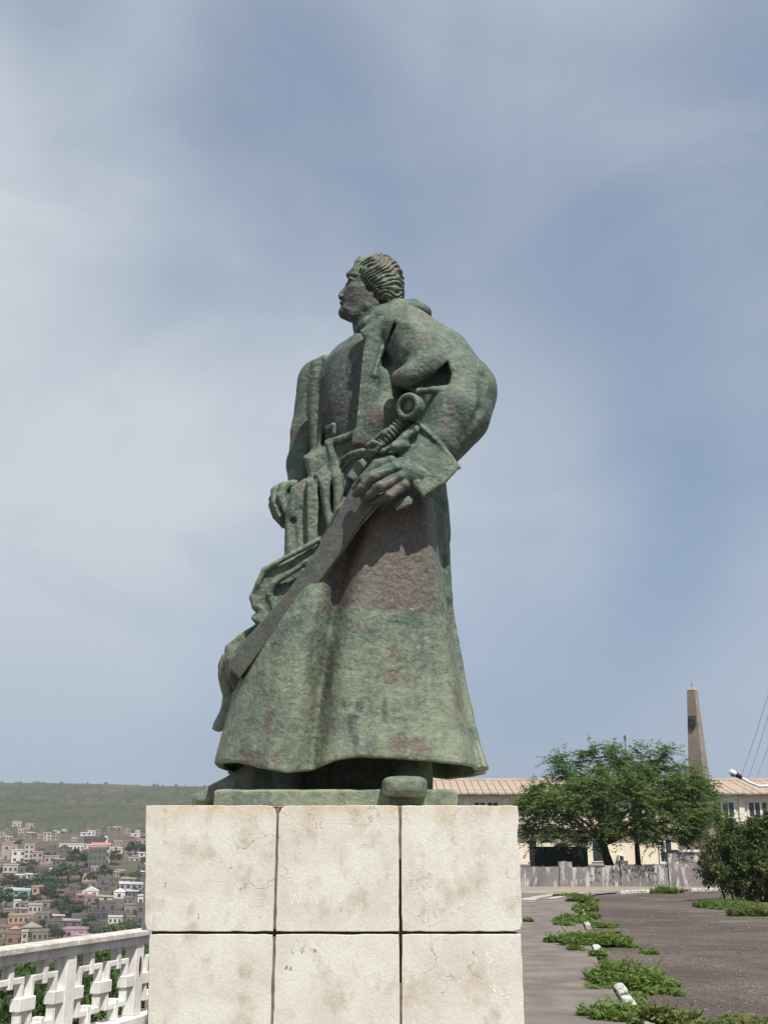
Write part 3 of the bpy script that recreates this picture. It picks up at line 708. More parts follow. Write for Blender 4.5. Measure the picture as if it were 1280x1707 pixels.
house(34, 61, 1550, 1566, 'tan', 'tan house with a pale pyramid roof just beyond the balustrade', 'hip', rmat=PL['tan'])
house(13, 29, 1552, 1564, 'grey', 'small house under bright orange tiles', 'hip')
house(6, 33, 1561, 1580, 'brick', 'brick red wall house just beyond the balustrade', nw=2)
house(32, 41, 1559, 1580, 'cream', 'narrow cream pillar house beside the brick red wall', nw=1)
house(180, 200, 1532, 1541, 'white', 'white and blue roof terrace house below the grey shell', nw=3)
house(197, 232, 1475, 1484, 'blue', 'blue grey tin roofed sheds in the quarry of grey walls', 'shed', nw=4)
# the rest of the town: plain block houses
KINDS = [('grey', 'bare grey block house crowded among others in the valley town'), ('tan', 'plain tan rendered house crowded among others in the valley town'), ('dark', 'dark unrendered block house crowded among others in the valley town'),
         ('white', 'plain whitewashed house crowded among others in the valley town'), ('pink', 'plain dull pink house crowded among others in the valley town'), ('cream', 'plain cream house crowded among others in the valley town')]
WT = [0, 0, 0, 0, 1, 1, 1, 1, 2, 2, 3, 4, 5]
WT2 = [0, 0, 1, 1, 3, 3, 5, 4]
def overlap(a, b):
    w_ = min(a[1], b[1]) - max(a[0], b[0]); h_ = min(a[3], b[3]) - max(a[2], b[2])
    return w_ > 1.5 and h_ > 1.5 and w_ * h_ > 0.28 * min((a[1] - a[0]) * (a[3] - a[2]), (b[1] - b[0]) * (b[3] - b[2]))
trees_px = [(127, 1449, 34, 30, 0), (113, 1472, 42, 30, 1), (95, 1470, 25, 22, 1), (174, 1468, 26, 22, 0), (152, 1474, 17, 20, 0), (226, 1470, 18, 15, 1), (15, 1487, 34, 22, 0), (42, 1485, 26, 20, 0), (73, 1488, 42, 32, 1), (92, 1492, 34, 22, 1), (78, 1503, 24, 24, 0), (9, 1517, 28, 32, 0),
            (120, 1530, 44, 24, 0), (102, 1528, 34, 30, 0), (36, 1509, 22, 18, 0), (58, 1513, 20, 18, 0), (225, 1428, 26, 24, 0), (240, 1425, 16, 16, 0), (192, 1443, 20, 22, 0), (203, 1566, 70, 26, 1), (48, 1449, 30, 14, 1), (50, 1460, 14, 14, 1), (96, 1570, 26, 20, 0), (160, 1517, 16, 16, 0), (146, 1561, 16, 16, 0), (81, 1433, 12, 10, 0),
            (185, 1440, 10, 14, 0), (176, 1308.8, 7, 3.5, 0), (28, 1411, 14, 8, 0), (240, 1440, 12, 10, 1), (135, 1484, 18, 10, 1), (150, 1545, 22, 14, 0), (70, 1548, 18, 12, 0), (225, 1490, 12, 9, 0), (100, 1430, 12, 8, 0)]
tboxes = [(u - w_ / 2, u + w_ / 2, v - h_, v) for u, v, w_, h_, k in trees_px]
fr_ = random.Random(21); n_f = 0
for tries in range(2600):
    v = fr_.uniform(1384, 1578); u = fr_.uniform(-45, 285)
    if v < 1394 and fr_.random() < .5: continue
    s_ = 0.55 + (v - 1384) / 190 * 0.75
    wpx = fr_.uniform(9, 24) * s_; hpx = fr_.uniform(6, 11.5) * s_
    bx = (u - wpx / 2, u + wpx / 2, v - hpx, v)
    if any(overlap(bx, t) for t in taken) or any(overlap(bx, t) for t in tboxes): continue
    kk = fr_.choice(WT2 if v < 1425 else WT); c, lb = KINDS[kk]
    house(bx[0], bx[1], bx[2], bx[3], c, lb, fr_.choice(['flat', 'flat', 'flat', 'shed']), grp='plain block houses of the valley town', rmat=fr_.choice([TIN, ROOFG, PL['tan']]), nw=fr_.choice([1, 2, 2, 3]))
    n_f += 1
    if n_f >= 150: break
for i, (u, v, w_, h_, k) in enumerate(trees_px):
    if v < 1310: town_tree(u, v + 1.5, w_, h_, 0, 'lone_tree', 'lone dark tree on the skyline of the hill', None, Y=1490.); continue
    town_tree(u, v, w_, h_, k + 2 * (i % 3), label={0: 'large dark tree in front of the unfinished concrete house with orange roofs', 4: 'small round dark tree above the low yellow wall house', 11: 'dark tree standing before the mint green house',
        3: 'dark spreading tree on bare ground below the orange roofed house', 16: 'dark tree half hiding the tan two storey house', 19: 'broad green bush just behind the balustrade beside the plinth', 10: 'dark tree right beside the peach orange house',
        5: 'rounded fresh green tree alone in the grey quarter', 18: 'dark tree below the tiny white cube house', 13: 'tall dark tree left of its pair by the long tan house', 12: 'broad dark tree right of its pair by the long tan house'}.get(i) or ('broad dark green tree among the houses of the valley town' if k == 0 else 'broad fresh green tree among the houses of the valley town'))
tr_ = random.Random(4)
for i in range(70):
    u = tr_.uniform(-40, 275); v = tr_.uniform(1384, 1575); s_ = 0.6 + (v - 1384) / 190
    kq = tr_.randint(0, 5)
    town_tree(u, v, tr_.uniform(7, 15) * s_, tr_.uniform(5, 9) * s_, kq, label='small dark tree tucked between block houses' if kq % 2 == 0 else 'small fresh green tree tucked between block houses')
# scrub dots over the hill: far too many to count
hv, hq = [], []
hr = np.random.default_rng(8); base_q = np.array([(0, 1, 4), (1, 2, 4), (2, 3, 4), (3, 0, 4)])
cnt = 0; HV = []; HF = []
for i in range(5200):
    Yh = 860 + 660 * hr.random() ** 0.9; Xh = -Yh * (0.02 + 0.42 * hr.random())
    if Yh > 1440 and hr.random() < .8: continue
    if fbm(Xh + 900, Yh, 0.006, 3) < -0.12 and hr.random() < .8: continue
    zz = land(Xh, Yh); s_ = 1.0 + 2.6 * hr.random() ** 2
    a0 = hr.random() * 6.28
    pts = [(Xh + math.cos(a0 + k * 1.5708) * s_ * (.7 + .6 * hr.random()), Yh + math.sin(a0 + k * 1.5708) * s_, zz - .3) for k in range(4)] + [(Xh, Yh, zz + s_ * (.7 + .5 * hr.random()))]
    HV += pts; HF += [tuple(q + cnt for q in f) for f in base_q.tolist()]; cnt += 5
SCRUB = leaf_mat('hill_scrub', (0.034, 0.050, 0.022), (0.055, 0.068, 0.032), (0.024, 0.034, 0.016), 0.0, 0.02)
tag(link('hill_scrub', new_mesh('hill_scrub', HV, np.array(HF), SCRUB)), 'low green scrub dotted over the far hillside', 'scrub', kind='stuff')
# shrubs on the slope below the balustrade
SLOPE = leaf_mat('slope_leaf', (0.052, 0.098, 0.028), (0.09, 0.145, 0.042), (0.028, 0.052, 0.018), 0.35, 0.8)
slope_me = [new_mesh('foliage', *clump_crown(90 + i, 22000, (1, 1, .8), 90, .046, .028, .26, .35), SLOPE) for i in range(3)]
sr = random.Random(12)
for i in range(60):
    Y = sr.uniform(18, 62); az = sr.uniform(-.40, -.15); x = az * Y
    if x > eL(Y) - 1.5: continue
    zt = EYE - (0.0945 + .012 * sr.random() - (.020 if az > -.235 else 0)) * Y; zg = land(x, Y); Hs = zt - zg
    if Hs < 0.8: continue
    Hs = min(Hs, 7.0); Wd = max(2.6, Hs * .9)
    e = empty('slope_shrub', (x, Y, zg), 'dense green shrub on the slope seen through the balustrade', 'shrub', 'shrubs on the slope below the balustrade')
    o = link('foliage', slope_me[i % 3], e, False, (0, 0, Hs * .55)); o.scale = (Wd / 2, Wd / 2, Hs * .56); o.rotation_euler = (0, 0, sr.random() * 6)
    t = link('stem', trunk_me, e, False, (0, 0, Hs * .55)); t.scale = (Wd * .4, Wd * .4, Hs * .56)
# ================================================================ upper terrace, wall and building on the right
CREAM = mottled('cream_wall', (0.76, 0.68, 0.54), (0.68, 0.60, 0.46), 0.5, 0.9, 0.2, 0.02, 0.2, 4)
TRIMW = mottled('white_trim', (0.70, 0.69, 0.66), (0.60, 0.58, 0.54), 1.0, 0.85, 0.2, 0.01)
TILE = mottled('terracotta_roof', (0.40, 0.315, 0.25), (0.31, 0.25, 0.20), 0.9, 0.9, 0.5, 0.03, 0.2, 5)
TERZ = 1.02
terrace_m = mottled('terrace_earth', (0.17, 0.14, 0.115), (0.11, 0.095, 0.08), 0.6, 0.95, 0.4, 0.03)
MB().box2((0.5, 63.0, -0.5), (90, 130, TERZ)).build('terrace', terrace_m); tag(bpy.data.objects['terrace'], kind='structure')
def make_wallmat():
    m, n = material('peeling_grey_wall', 0.95, 0.15)
    a = n.noise(n.co, 0.9, 6, 0.65); s = n.noise(n.mapping(n.co, (2.4, 2.4, .55), (0, R(18), 0)), 1.3, 6, 0.7); f = n.noise(n.co, 9, 5, 0.7)
    c = n.mix(n.maprange(a, 0.35, 0.65), (0.225, 0.205, 0.20), (0.155, 0.14, 0.14))
    c = n.mix(n.maprange(s, 0.51, 0.60, 0, 0.85), c, (0.50, 0.485, 0.48))
    c = n.mix(n.maprange(f, 0.60, 0.70, 0, 0.6), c, (0.07, 0.06, 0.06))
    put(n, c, f, 0.6, 0.03); return m
WALLM = make_wallmat()
wy = 62.6
rw = empty('retaining_wall', (P(1020, 1480, wy)[0], wy, 0), 'low grey retaining wall with peeling whitewash in front of the cream building', 'wall')
def wseg(name, u0, u1, vtop, y0=0.0, th=.45):
    a = P(u0, vtop, wy); b = P(u1, vtop, wy)
    r = random.Random(int(u0)); n = 10; mb = MB()
    top = [(a[0] + (b[0] - a[0]) * i / n, a[2] + (r.random() - .5) * .07) for i in range(n + 1)]
    mb.prism([(a[0], -.1)] + [(b[0], -.1)] + top[::-1], 1, wy + y0, wy + y0 + th); mb.build(name, WALLM, rw)
for name, u0, u1, vt, y0 in (('wall_panel', 840, 931, 1446, 0), ('pier', 931.3, 953, 1437, -.06), ('wall_panel', 953.3, 1008, 1446, 0.01), ('wall_panel', 1008.3, 1033, 1444, 0), ('pier', 1033.3, 1046, 1436, -.07), ('wall_panel', 1046.3, 1112, 1443, 0), ('pier', 1112.3, 1126, 1424, -.07), ('wall_panel', 1126.3, 1166, 1440, -.01), ('wall_panel', 1166.3, 1300, 1441, .01)):
    wseg(name, u0, u1, vt, y0)
MB().box2(P(1115, 1437, wy + .6), (P(1163, 1421, wy + .6)[0], wy + 2.2, P(1115, 1421, wy + .6)[2])).build('raised_block', WALLM, rw)
a = P(1130, 1421, wy + .6); MB().box2((a[0], wy + .5, a[2] + .004), (P(1166, 1421, wy + .6)[0], wy + 2.3, a[2] + .12)).build('block_cap', TRIMW, rw)
# ---------------------------------------------------------------- cream building
by = 88.0
def Z(v, Y=by): return P(640, v, Y)[2]
def X(u, v=1360, Y=by): return P(u, v, Y)[0]
bx0, bx1 = X(690), X(1345)
zE, zR = Z(1324), Z(1304, by + 5.0)
bd = empty('long_building', ((bx0 + bx1) / 2, by, TERZ), 'long two storey cream building with terracotta roof behind the tree', 'building')
MB().box2((bx0, by, TERZ - .02), (bx1, by + 10, zE)).build('wall', CREAM, bd)
npan = 54; pw = (bx1 - bx0 + .8) / npan
slope_f = MB().add([(0, -.7, zE - .09), (pw - .05, -.7, zE - .09), (pw - .05, 5, zR), (0, 5, zR), (0, -.7, zE + .03), (pw - .05, -.7, zE + .03), (pw - .05, 5, zR + .12), (0, 5, zR + .12)], [(0, 1, 2, 3), (4, 7, 6, 5), (0, 4, 5, 1), (1, 5, 6, 2), (2, 6, 7, 3), (3, 7, 4, 0)]).mesh('roof_panel', TILE)
for i in range(npan):
    o = link('roof_panel', slope_f, bd); o.location = (bx0 - .4 + i * pw, by, (i % 3) * .012)
MB().prism([(by - .68, zE - .10), (by + 5, zR - .02), (by + 10.6, zE - .12)], 0, bx0 - .38, bx1 + .38).build('roof_deck', mottled('roof_seam', (0.16, 0.10, 0.075), (0.10, 0.07, 0.055), 2), bd)
MB().tube([(bx0 - .4, by + 5, zR + .12), (bx1 + .4, by + 5, zR + .12)], .16, 8).build('ridge', TILE, bd)
MB().box2((bx0, by - .12, zE - .34), (bx1, by - .003, zE - .10)).build('cornice', TRIMW, bd)
# pilasters, windows
step = 65.5
WIN_DARK = material('window_glass', 0.15, 0.5)[0]; MATS['window_glass'].node_tree.nodes['Principled BSDF'].inputs['Base Color'].default_value = (0.035, 0.04, 0.045, 1)
u = 778 - step
while u < 1340:
    x = X(u); MB().box2((x - .20, by - .16, Z(1370)), (x + .20, by - .004, zE - .345)).build('pilaster', TRIMW, bd)
    xa, xb = X(u + 11), X(u + step - 11); z0, z1 = Z(1362), Z(1338.5)
    wn = MB().box2((xa, by - .012, z0), (xb, by + .1, z1)).build('window', WIN_DARK, bd)
    MB().box2((xa - .08, by - .10, z0 - .12), (xb + .08, by - .002, z0 - .002)).build('sill', TRIMW, wn)
    for k in range(5):
        xm = xa + (xb - xa) * k / 4
        MB().box2((xm - (.09 if k in (0, 2, 4) else .035), by - .06, z0), (xm + (.09 if k in (0, 2, 4) else .035), by - .014, z1)).build('mullion', TRIMW, wn)
    MB().box2((xa - .08, by - .05, z1 + .002), (xb + .08, by - .003, z1 + .07)).build('lintel', TRIMW, wn)
    u += step
# lower canopy with its own tiles
zc0, zc1 = Z(1384), Z(1371)
for i in range(40):
    cw = (bx1 - bx0) / 40
    MB().hexa([(bx0 + i * cw + .02, by - .55, zc0), (bx0 + (i + 1) * cw - .02, by - .55, zc0), (bx0 + (i + 1) * cw - .02, by - .005, zc1 - .1), (bx0 + i * cw + .02, by - .005, zc1 - .1)],
              [(bx0 + i * cw + .02, by - .55, zc0 + .09), (bx0 + (i + 1) * cw - .02, by - .55, zc0 + .09), (bx0 + (i + 1) * cw - .02, by - .005, zc1), (bx0 + i * cw + .02, by - .005, zc1)]).build('canopy_tile', TILE, bd)
# doorway with a louvred leaf standing open
d0, d1, dz = X(1094), X(1117), Z(1401)
dr = MB().box2((X(1105.5), by - .02, TERZ), (X(1114), by + .1, dz)).build('doorway', WIN_DARK, bd)
lf = MB().box2((d0, by - .14, TERZ + .02), (X(1105), by - .06, dz)).build('door_leaf', TRIMW, bd)
for k in range(9):
    zz = Z(1404) - k * .155; MB().box2((d0 + .10, by - .160, zz - .10), (X(1105) - .10, by - .1405, zz)).build('louvre', WIN_DARK, lf)
MB().box2((d1 - .12, by - .08, TERZ), (d1, by - .004, dz)).build('door_frame', TRIMW, bd)
for ua, ub in ((1128, 1142), (1150, 1166), (985, 1003), (880, 892), (815, 835), (1180, 1200)):
    w2 = MB().box2((X(ua), by - .015, Z(1436)), (X(ub), by + .1, Z(1402))).build('window', WIN_DARK, bd)
    MB().box2((X(ua) - .1, by - .08, Z(1437.5)), (X(ub) + .1, by - .004, Z(1436.2))).build('sill', TRIMW, w2)
ac = empty('air_conditioner', (X(1029), by - .35, Z(1437)), 'white air conditioner box on the cream wall left of the door', 'air conditioner')
MB().box2((X(1024), by - .62, Z(1437)), (X(1034), by - .01, Z(1426))).build('casing', TRIMW, ac, bevel=.02)
MB().box2((X(1026), by - .64, Z(1435)), (X(1032), by - .622, Z(1428))).build('grille', WIN_DARK, ac)
# antenna mast behind the ridge
METAL = mottled('dull_metal', (0.16, 0.16, 0.16), (0.09, 0.09, 0.09), 5, 0.5, 0.1, 0.005, 0.5)
ax_, ay_ = X(1046, 1300, by + 5), by + 5
at = empty('roof_antenna', (ax_, ay_, zR + .2), 'thin dark antenna mast on the roof above the tree crown', 'antenna')
zt = P(1046, 1229, ay_)[2]
MB().tube([(ax_, ay_, zR), (ax_, ay_, zt)], .05, 6).build('mast', METAL, at)
for dx, dy in ((-.45, 0), (.45, .1), (.05, -.4)): MB().tube([(ax_, ay_, P(1046, 1250, ay_)[2]), (ax_ + dx, ay_ + dy, zR + .14)], .035, 5).build('stay', METAL, at)
MB().tube([(ax_, ay_, zt - .25), (ax_, ay_, zt + .12)], [.10, .12], 8).build('aerial_head', METAL, at)
# ---------------------------------------------------------------- dark water tank behind the wall
TANKM = mottled('dark_green_tank', (0.035, 0.045, 0.042), (0.025, 0.032, 0.030), 1.5, 0.7, 0.2, 0.02)
ty = 66.5
tk = empty('water_tank', (P(936, 1440, ty)[0], ty + 1, TERZ), 'dark green rectangular water tank standing behind the grey wall', 'water tank')
x0, x1, zt_ = P(891, 1430, ty)[0], P(980, 1430, ty)[0], P(936, 1414, ty)[2]
MB().box2((x0, ty, TERZ), (x1, ty + 2.2, zt_)).build('tank_body', TANKM, tk, bevel=.04)
MB().box2((x0 - .05, ty - .05, zt_ + .002), (x1 + .05, ty + 2.25, zt_ + .07)).build('tank_lid', TANKM, tk)
for k in range(1, 6):
    xx = x0 + (x1 - x0) * k / 6; MB().box2((xx - .03, ty - .035, TERZ), (xx + .03, ty - .001, zt_ - .03)).build('rib', TANKM, tk)
hatch = MB(); hp = [(P(935, 1412, ty + 1.2)[0] + .40 * math.cos(a), zt_ + .07 + .22 * max(0, math.sin(a))) for a in np.linspace(0, math.pi, 9)]
hatch.prism(hp, 1, ty + .8, ty + 1.6); hatch.build('hatch', TRIMW, tk)
# ---------------------------------------------------------------- obelisk
oy = 74.0
OBM = mottled('obelisk_render', (0.27, 0.225, 0.185), (0.20, 0.168, 0.14), 0.8, 0.92, 0.4, 0.02, 0.2, 7)
ocx = P(1153.5, 1152, oy)[0]
ob = empty('obelisk', (ocx, oy, TERZ), 'tall tapering weathered stone obelisk with a dark shield behind the tree', 'obelisk')
zA, zS = P(1153, 1143, oy)[2], P(1153, 1151.5, oy)[2]
def hw_(z): return (0.66 + (zS - z) * 0.112) / 2 / 1.29 * 1.0
RZ = Matrix.Rotation(R(-38), 3, 'Z')
def oq(a, b, z): q = RZ @ Vector((a, b, 0)); return (ocx + q.x, oy + q.y, z)
h0, h1 = hw_(TERZ + 1.2), hw_(zS)
NL = 9; mb = MB(); vs = []
for i in range(NL + 1):
    z = TERZ + 1.2 + (zS - TERZ - 1.2) * i / NL; h = hw_(z)
    vs += [oq(-h, -h, z), oq(h, -h, z), oq(h, h, z), oq(-h, h, z)]
fs = [(i * 4 + k, i * 4 + (k + 1) % 4, (i + 1) * 4 + (k + 1) % 4, (i + 1) * 4 + k) for i in range(NL) for k in range(4)] + [(3, 2, 1, 0), (NL * 4, NL * 4 + 1, NL * 4 + 2, NL * 4 + 3)]
mb.add(vs, fs).build('shaft', OBM, ob)
h1b = h1 * 1.05; mb = MB(); mb.add([oq(-h1b, -h1b, zS + .003), oq(h1b, -h1b, zS + .003), oq(h1b, h1b, zS + .003), oq(-h1b, h1b, zS + .003), (ocx, oy, zA)], [(0, 1, 4), (1, 2, 4), (2, 3, 4), (3, 0, 4), (3, 2, 1, 0)]); mb.build('pyramidion', mottled('obelisk_cap', (0.36, 0.31, 0.25), (0.27, 0.23, 0.19), 2), ob)
MB().tube([(ocx, oy, zA - .05), (ocx, oy, zA + .22)], [.05, .02], 6).build('finial', METAL, ob)
MB().hexa([oq(-1.3, -1.3, TERZ), oq(1.3, -1.3, TERZ), oq(1.3, 1.3, TERZ), oq(-1.3, 1.3, TERZ)], [oq(-1.15, -1.15, TERZ + 1.2), oq(1.15, -1.15, TERZ + 1.2), oq(1.15, 1.15, TERZ + 1.2), oq(-1.15, 1.15, TERZ + 1.2)]).build('pedestal', OBM, ob)
SHM = mottled('dark_bronze_shield', (0.030, 0.040, 0.038), (0.065, 0.078, 0.070), 9, 0.5, 0.4, 0.02, 0.5)
zs0, zs1 = P(1153, 1215, oy)[2], P(1153, 1193, oy)[2]; hh = hw_((zs0 + zs1) / 2)
def shield(sc, d0, d1):
    o = []
    for k in range(17):
        t = k / 16 * math.pi; o.append((math.cos(t) * .30 * sc, -math.sin(t) * .52 * sc + (0.10 if False else 0)))
    o = [(-.30 * sc, .36 * sc), (-.16 * sc, .40 * sc), (0, .34 * sc), (.16 * sc, .40 * sc), (.30 * sc, .36 * sc)] + o
    cz = (zs0 + zs1) / 2
    m = MB(); n = len(o); f_ = lambda d: [oq(a * .92 - .02, -hw_(cz + b) - d, cz + b) for a, b in o]
    m.add(f_(d0) + f_(d1), [tuple(range(n)), tuple(range(2 * n - 1, n - 1, -1))] + [(i, n + i, n + (i + 1) % n, (i + 1) % n) for i in range(n)]); return m
sh = shield(1.0, -.02, .09).build('shield', SHM, ob)
shield(.62, .0905, .13).build('inner_shield', SHM, sh)
for a, b in ((-.14, .12), (.14, .12), (0, -.02), (-.12, -.18), (.12, -.18), (0, .22)):
    m = MB(); c = oq(a, -hh - .13, (zs0 + zs1) / 2 + b); m.box(c, (.09, .08, .11), M=RZ); m.build('boss', SHM, sh)
CHIP = mottled('pale_broken_render', (0.44, 0.39, 0.33), (0.30, 0.26, 0.22), 6, 0.95, 0.6, 0.02)
cr2 = random.Random(3)
for k in range(7):
    z = zS - .7 - k * .95 - cr2.random() * .4; h = hw_(z); o = [oq(h + .006, -h + .04 + .14 * cr2.random() + dx * (.6 + .8 * cr2.random()), z + dz * (.6 + .8 * cr2.random())) for dx, dz in ((0, -.25), (.10, -.15), (.12, .1), (.05, .3), (-.03, .15))]
    m = MB(); m.add(o, [(0, 1, 2, 3, 4)]); m.build('chip', CHIP, ob)
# ---------------------------------------------------------------- street lamp and cables
ly = 42.0; lm = empty('street_lamp', (P(1322, 1400, ly)[0], ly, 0), 'white street lamp head on a bent arm reaching in over the bush', 'street lamp')
LW = mottled('lamp_white', (0.75, 0.75, 0.74), (0.62, 0.62, 0.61), 4, 0.5, 0.05, 0.005, 0.4); LB = mottled('lamp_black', (0.02, 0.02, 0.022), (0.03, 0.03, 0.03), 4, 0.5, 0.05, 0.005)
px_ = P(1322, 1309, ly)
MB().tube([(px_[0], ly, 0), (px_[0], ly, px_[2] * .55), (px_[0], ly, px_[2] - .12)], [.10, .08, .06], 10).build('pole', LW, lm, True)
MB().tube([(px_[0], ly, px_[2] - .15), (px_[0] - .05, ly, px_[2]), P(1290, 1310, ly), P(1266, 1311.5, ly), P(1250, 1305, ly), P(1235, 1296.5, ly)], .05, 8).build('arm', LW, lm, True)
MB().tube([P(1236, 1297, ly), P(1226.5, 1291.5, ly)], [.075, .09], 10).build('collar', LB, lm)
hd = MB().tube([P(1227, 1291.8, ly), P(1224, 1290, ly), P(1218.5, 1287.5, ly), P(1215.5, 1287.5, ly)], [.07, .105, .11, .05], 12).build('lamp_head', LW, lm, True)
GLS = material('lamp_glass', 0.2, 0.5)[0]; MATS['lamp_glass'].node_tree.nodes['Principled BSDF'].inputs['Base Color'].default_value = (0.12, 0.12, 0.12, 1)
MB().tube([P(1225, 1293.2, ly), P(1221, 1291.8, ly), P(1217, 1290.3, ly)], [.05, .085, .04], 10).build('lamp_lens', GLS, hd, True)
for i, (a, b, Yc) in enumerate((((1233, 1300), (1330, 985), 52), ((1246, 1300), (1330, 1010), 54), ((1258, 1304), (1330, 1080), 56))):
    p0 = Vector(P(a[0], a[1], Yc + 36)); p1 = Vector(P(b[0], b[1], Yc - 10)); pts = [p0.lerp(p1, t) + Vector((0, 0, -1.2 * t * (1 - t))) for t in np.linspace(0, 1, 14)]
    tag(MB().tube(pts, .011, 5).build('overhead_cable', LB), 'thin dark cable slanting up from the building roof above the street lamp', 'cable', 'overhead cables')
# ---------------------------------------------------------------- big feathery tree
ACL = leaf_mat('acacia_leaf', (0.10, 0.165, 0.046), (0.165, 0.235, 0.072), (0.055, 0.098, 0.03), 0.5, 0.55)
tyy = 66.5
def build_acacia():
    r = np.random.default_rng(31); sc = tyy * 1.035 / FPX
    base = np.array(P(1017, 1446, tyy)); base[2] = TERZ - .05
    tr = empty('acacia_tree', tuple(base), 'wide feathery green acacia tree growing behind the grey wall', 'tree')
    # crown silhouette from lobes (u, v, radius px, depth offset)
    lob = [(1000, 1272, 34, 0), (1040, 1268, 34, .5), (1085, 1272, 36, 0), (1120, 1290, 34, -.5), (955, 1295, 36, -.5), (915, 1318, 32, 0), (890, 1335, 26, .5), (895, 1362, 30, -1), (935, 1345, 40, -2), (985, 1325, 46, -2.4), (1040, 1318, 48, -2.6), (1095, 1325, 46, -2.2), (1140, 1325, 38, -1.4), (1170, 1340, 34, 0), (1190, 1362, 26, .5), (1160, 1378, 34, -1.5), (1115, 1372, 40, -2.4), (1060, 1372, 36, -2.2), (1000, 1372, 40, -2.4), (950, 1385, 32, -2), (905, 1392, 20, -.8), (1140, 1402, 24, -1), (985, 1405, 22, -1.6), (1085, 1395, 20, -1.5), (1030, 1330, 45, 2), (970, 1330, 40, 2), (1110, 1330, 40, 2), (1150, 1350, 30, 1.5), (1050, 1290, 40, 2), (935, 1275, 14, 0), (1175, 1318, 16, 0), (870, 1345, 12, 0), (1205, 1378, 12, 0), (880, 1385, 12, 0), (1010, 1405, 14, -1)]
    tips = []
    for (u_, v_, rp, dy) in lob:
        c = np.array(P(u_, v_, tyy + dy * 1.3)); rad = rp * sc
        k = max(3, int(6.5 * (rp / 30) ** 2))
        d = unit(r, k); tips += [(c + d[i] * rad * (0.35 + .6 * r.random()) * np.array((1, 1.1, .8)), rad) for i in range(k)]
    pos, ax, nr = [], [], []
    for c, rad in tips:
        nt = int(15 + 8 * r.random()); out = c - np.array((base[0], tyy, c[2] - 1.0)); out /= np.linalg.norm(out) + 1e-9
        for j in range(nt):
            d = unit(r, 1)[0] * np.array((1, 1, .5)) + out * .55 + np.array((0, 0, .12)); d /= np.linalg.norm(d)
            L = .55 + .85 * r.random(); o = c + unit(r, 1)[0] * .28
            m = 16; t = np.linspace(.05, 1, m)
            p = o + d * (t * L)[:, None] + np.array((0, 0, -1)) * ((t ** 2) * L * .30)[:, None]
            side = np.cross(d, (0, 0, 1)); side /= np.linalg.norm(side) + 1e-9
            sg = np.where(np.arange(m) % 2 == 0, 1, -1)[:, None]
            a = side * sg + d * .5 + np.array((0, 0, -.25)); 
            pos.append(p + side * sg * .06 + r.normal(size=(m, 3)) * .025); ax.append(a + r.normal(size=(m, 3)) * .25); nr.append(np.tile((0, 0, 1.0), (m, 1)) + r.normal(size=(m, 3)) * .45)
    pos = np.concatenate(pos); ax = np.concatenate(ax); nr = np.concatenate(nr)
    V_, Q_ = leaves(pos, ax, nr, .19 + .08 * r.random(len(pos)), .078)
    link('crown', new_mesh('crown', V_, Q_, ACL), tr)
    mb = MB(); b0 = Vector(base)
    mb.tube([b0, Vector(P(1010, 1425, tyy)), Vector(P(1004, 1400, tyy))], [.30, .24, .20], 9)
    fork = Vector(P(1006, 1408, tyy))
    for (u_, v_, dy) in ((960, 1360, -1.2), (915, 1345, 0), (990, 1325, -1), (1030, 1310, 1), (1070, 1330, -1.2), (1120, 1335, 0), (1160, 1360, -.5), (1010, 1290, 1), (950, 1320, 1)):
        e = Vector(P(u_, v_, tyy + dy)); mid = fork.lerp(e, .5) + Vector((0, 0, .25)); mb.tube([fork, mid, e], [.15, .09, .03], 6)
        for q in range(3):
            e2 = e + Vector(tuple(unit(r, 1)[0] * .9)); mb.tube([mid.lerp(e, .6), e2], [.05, .015], 4)
    mb.build('trunk', BARK, tr, True)
build_acacia()
# dark pole-like trunk right of the tree
e = empty('dead_trunk', P(1064, 1442, 67.5), 'slim dark bare trunk standing right of the acacia trunk', 'trunk'); e.location.z = TERZ
pt = e.location; MB().tube([(pt.x, pt.y, TERZ - .05), (pt.x - .02, pt.y, TERZ + 1.5), (pt.x - .12, pt.y, TERZ + 3.2)], [.17, .14, .10], 8).build('stem', BARK, e, True)
MB().tube([(pt.x - .12, pt.y, TERZ + 3.15), (pt.x + .3, pt.y, TERZ + 4.2)], [.09, .04], 6).build('branch', BARK, e, True)
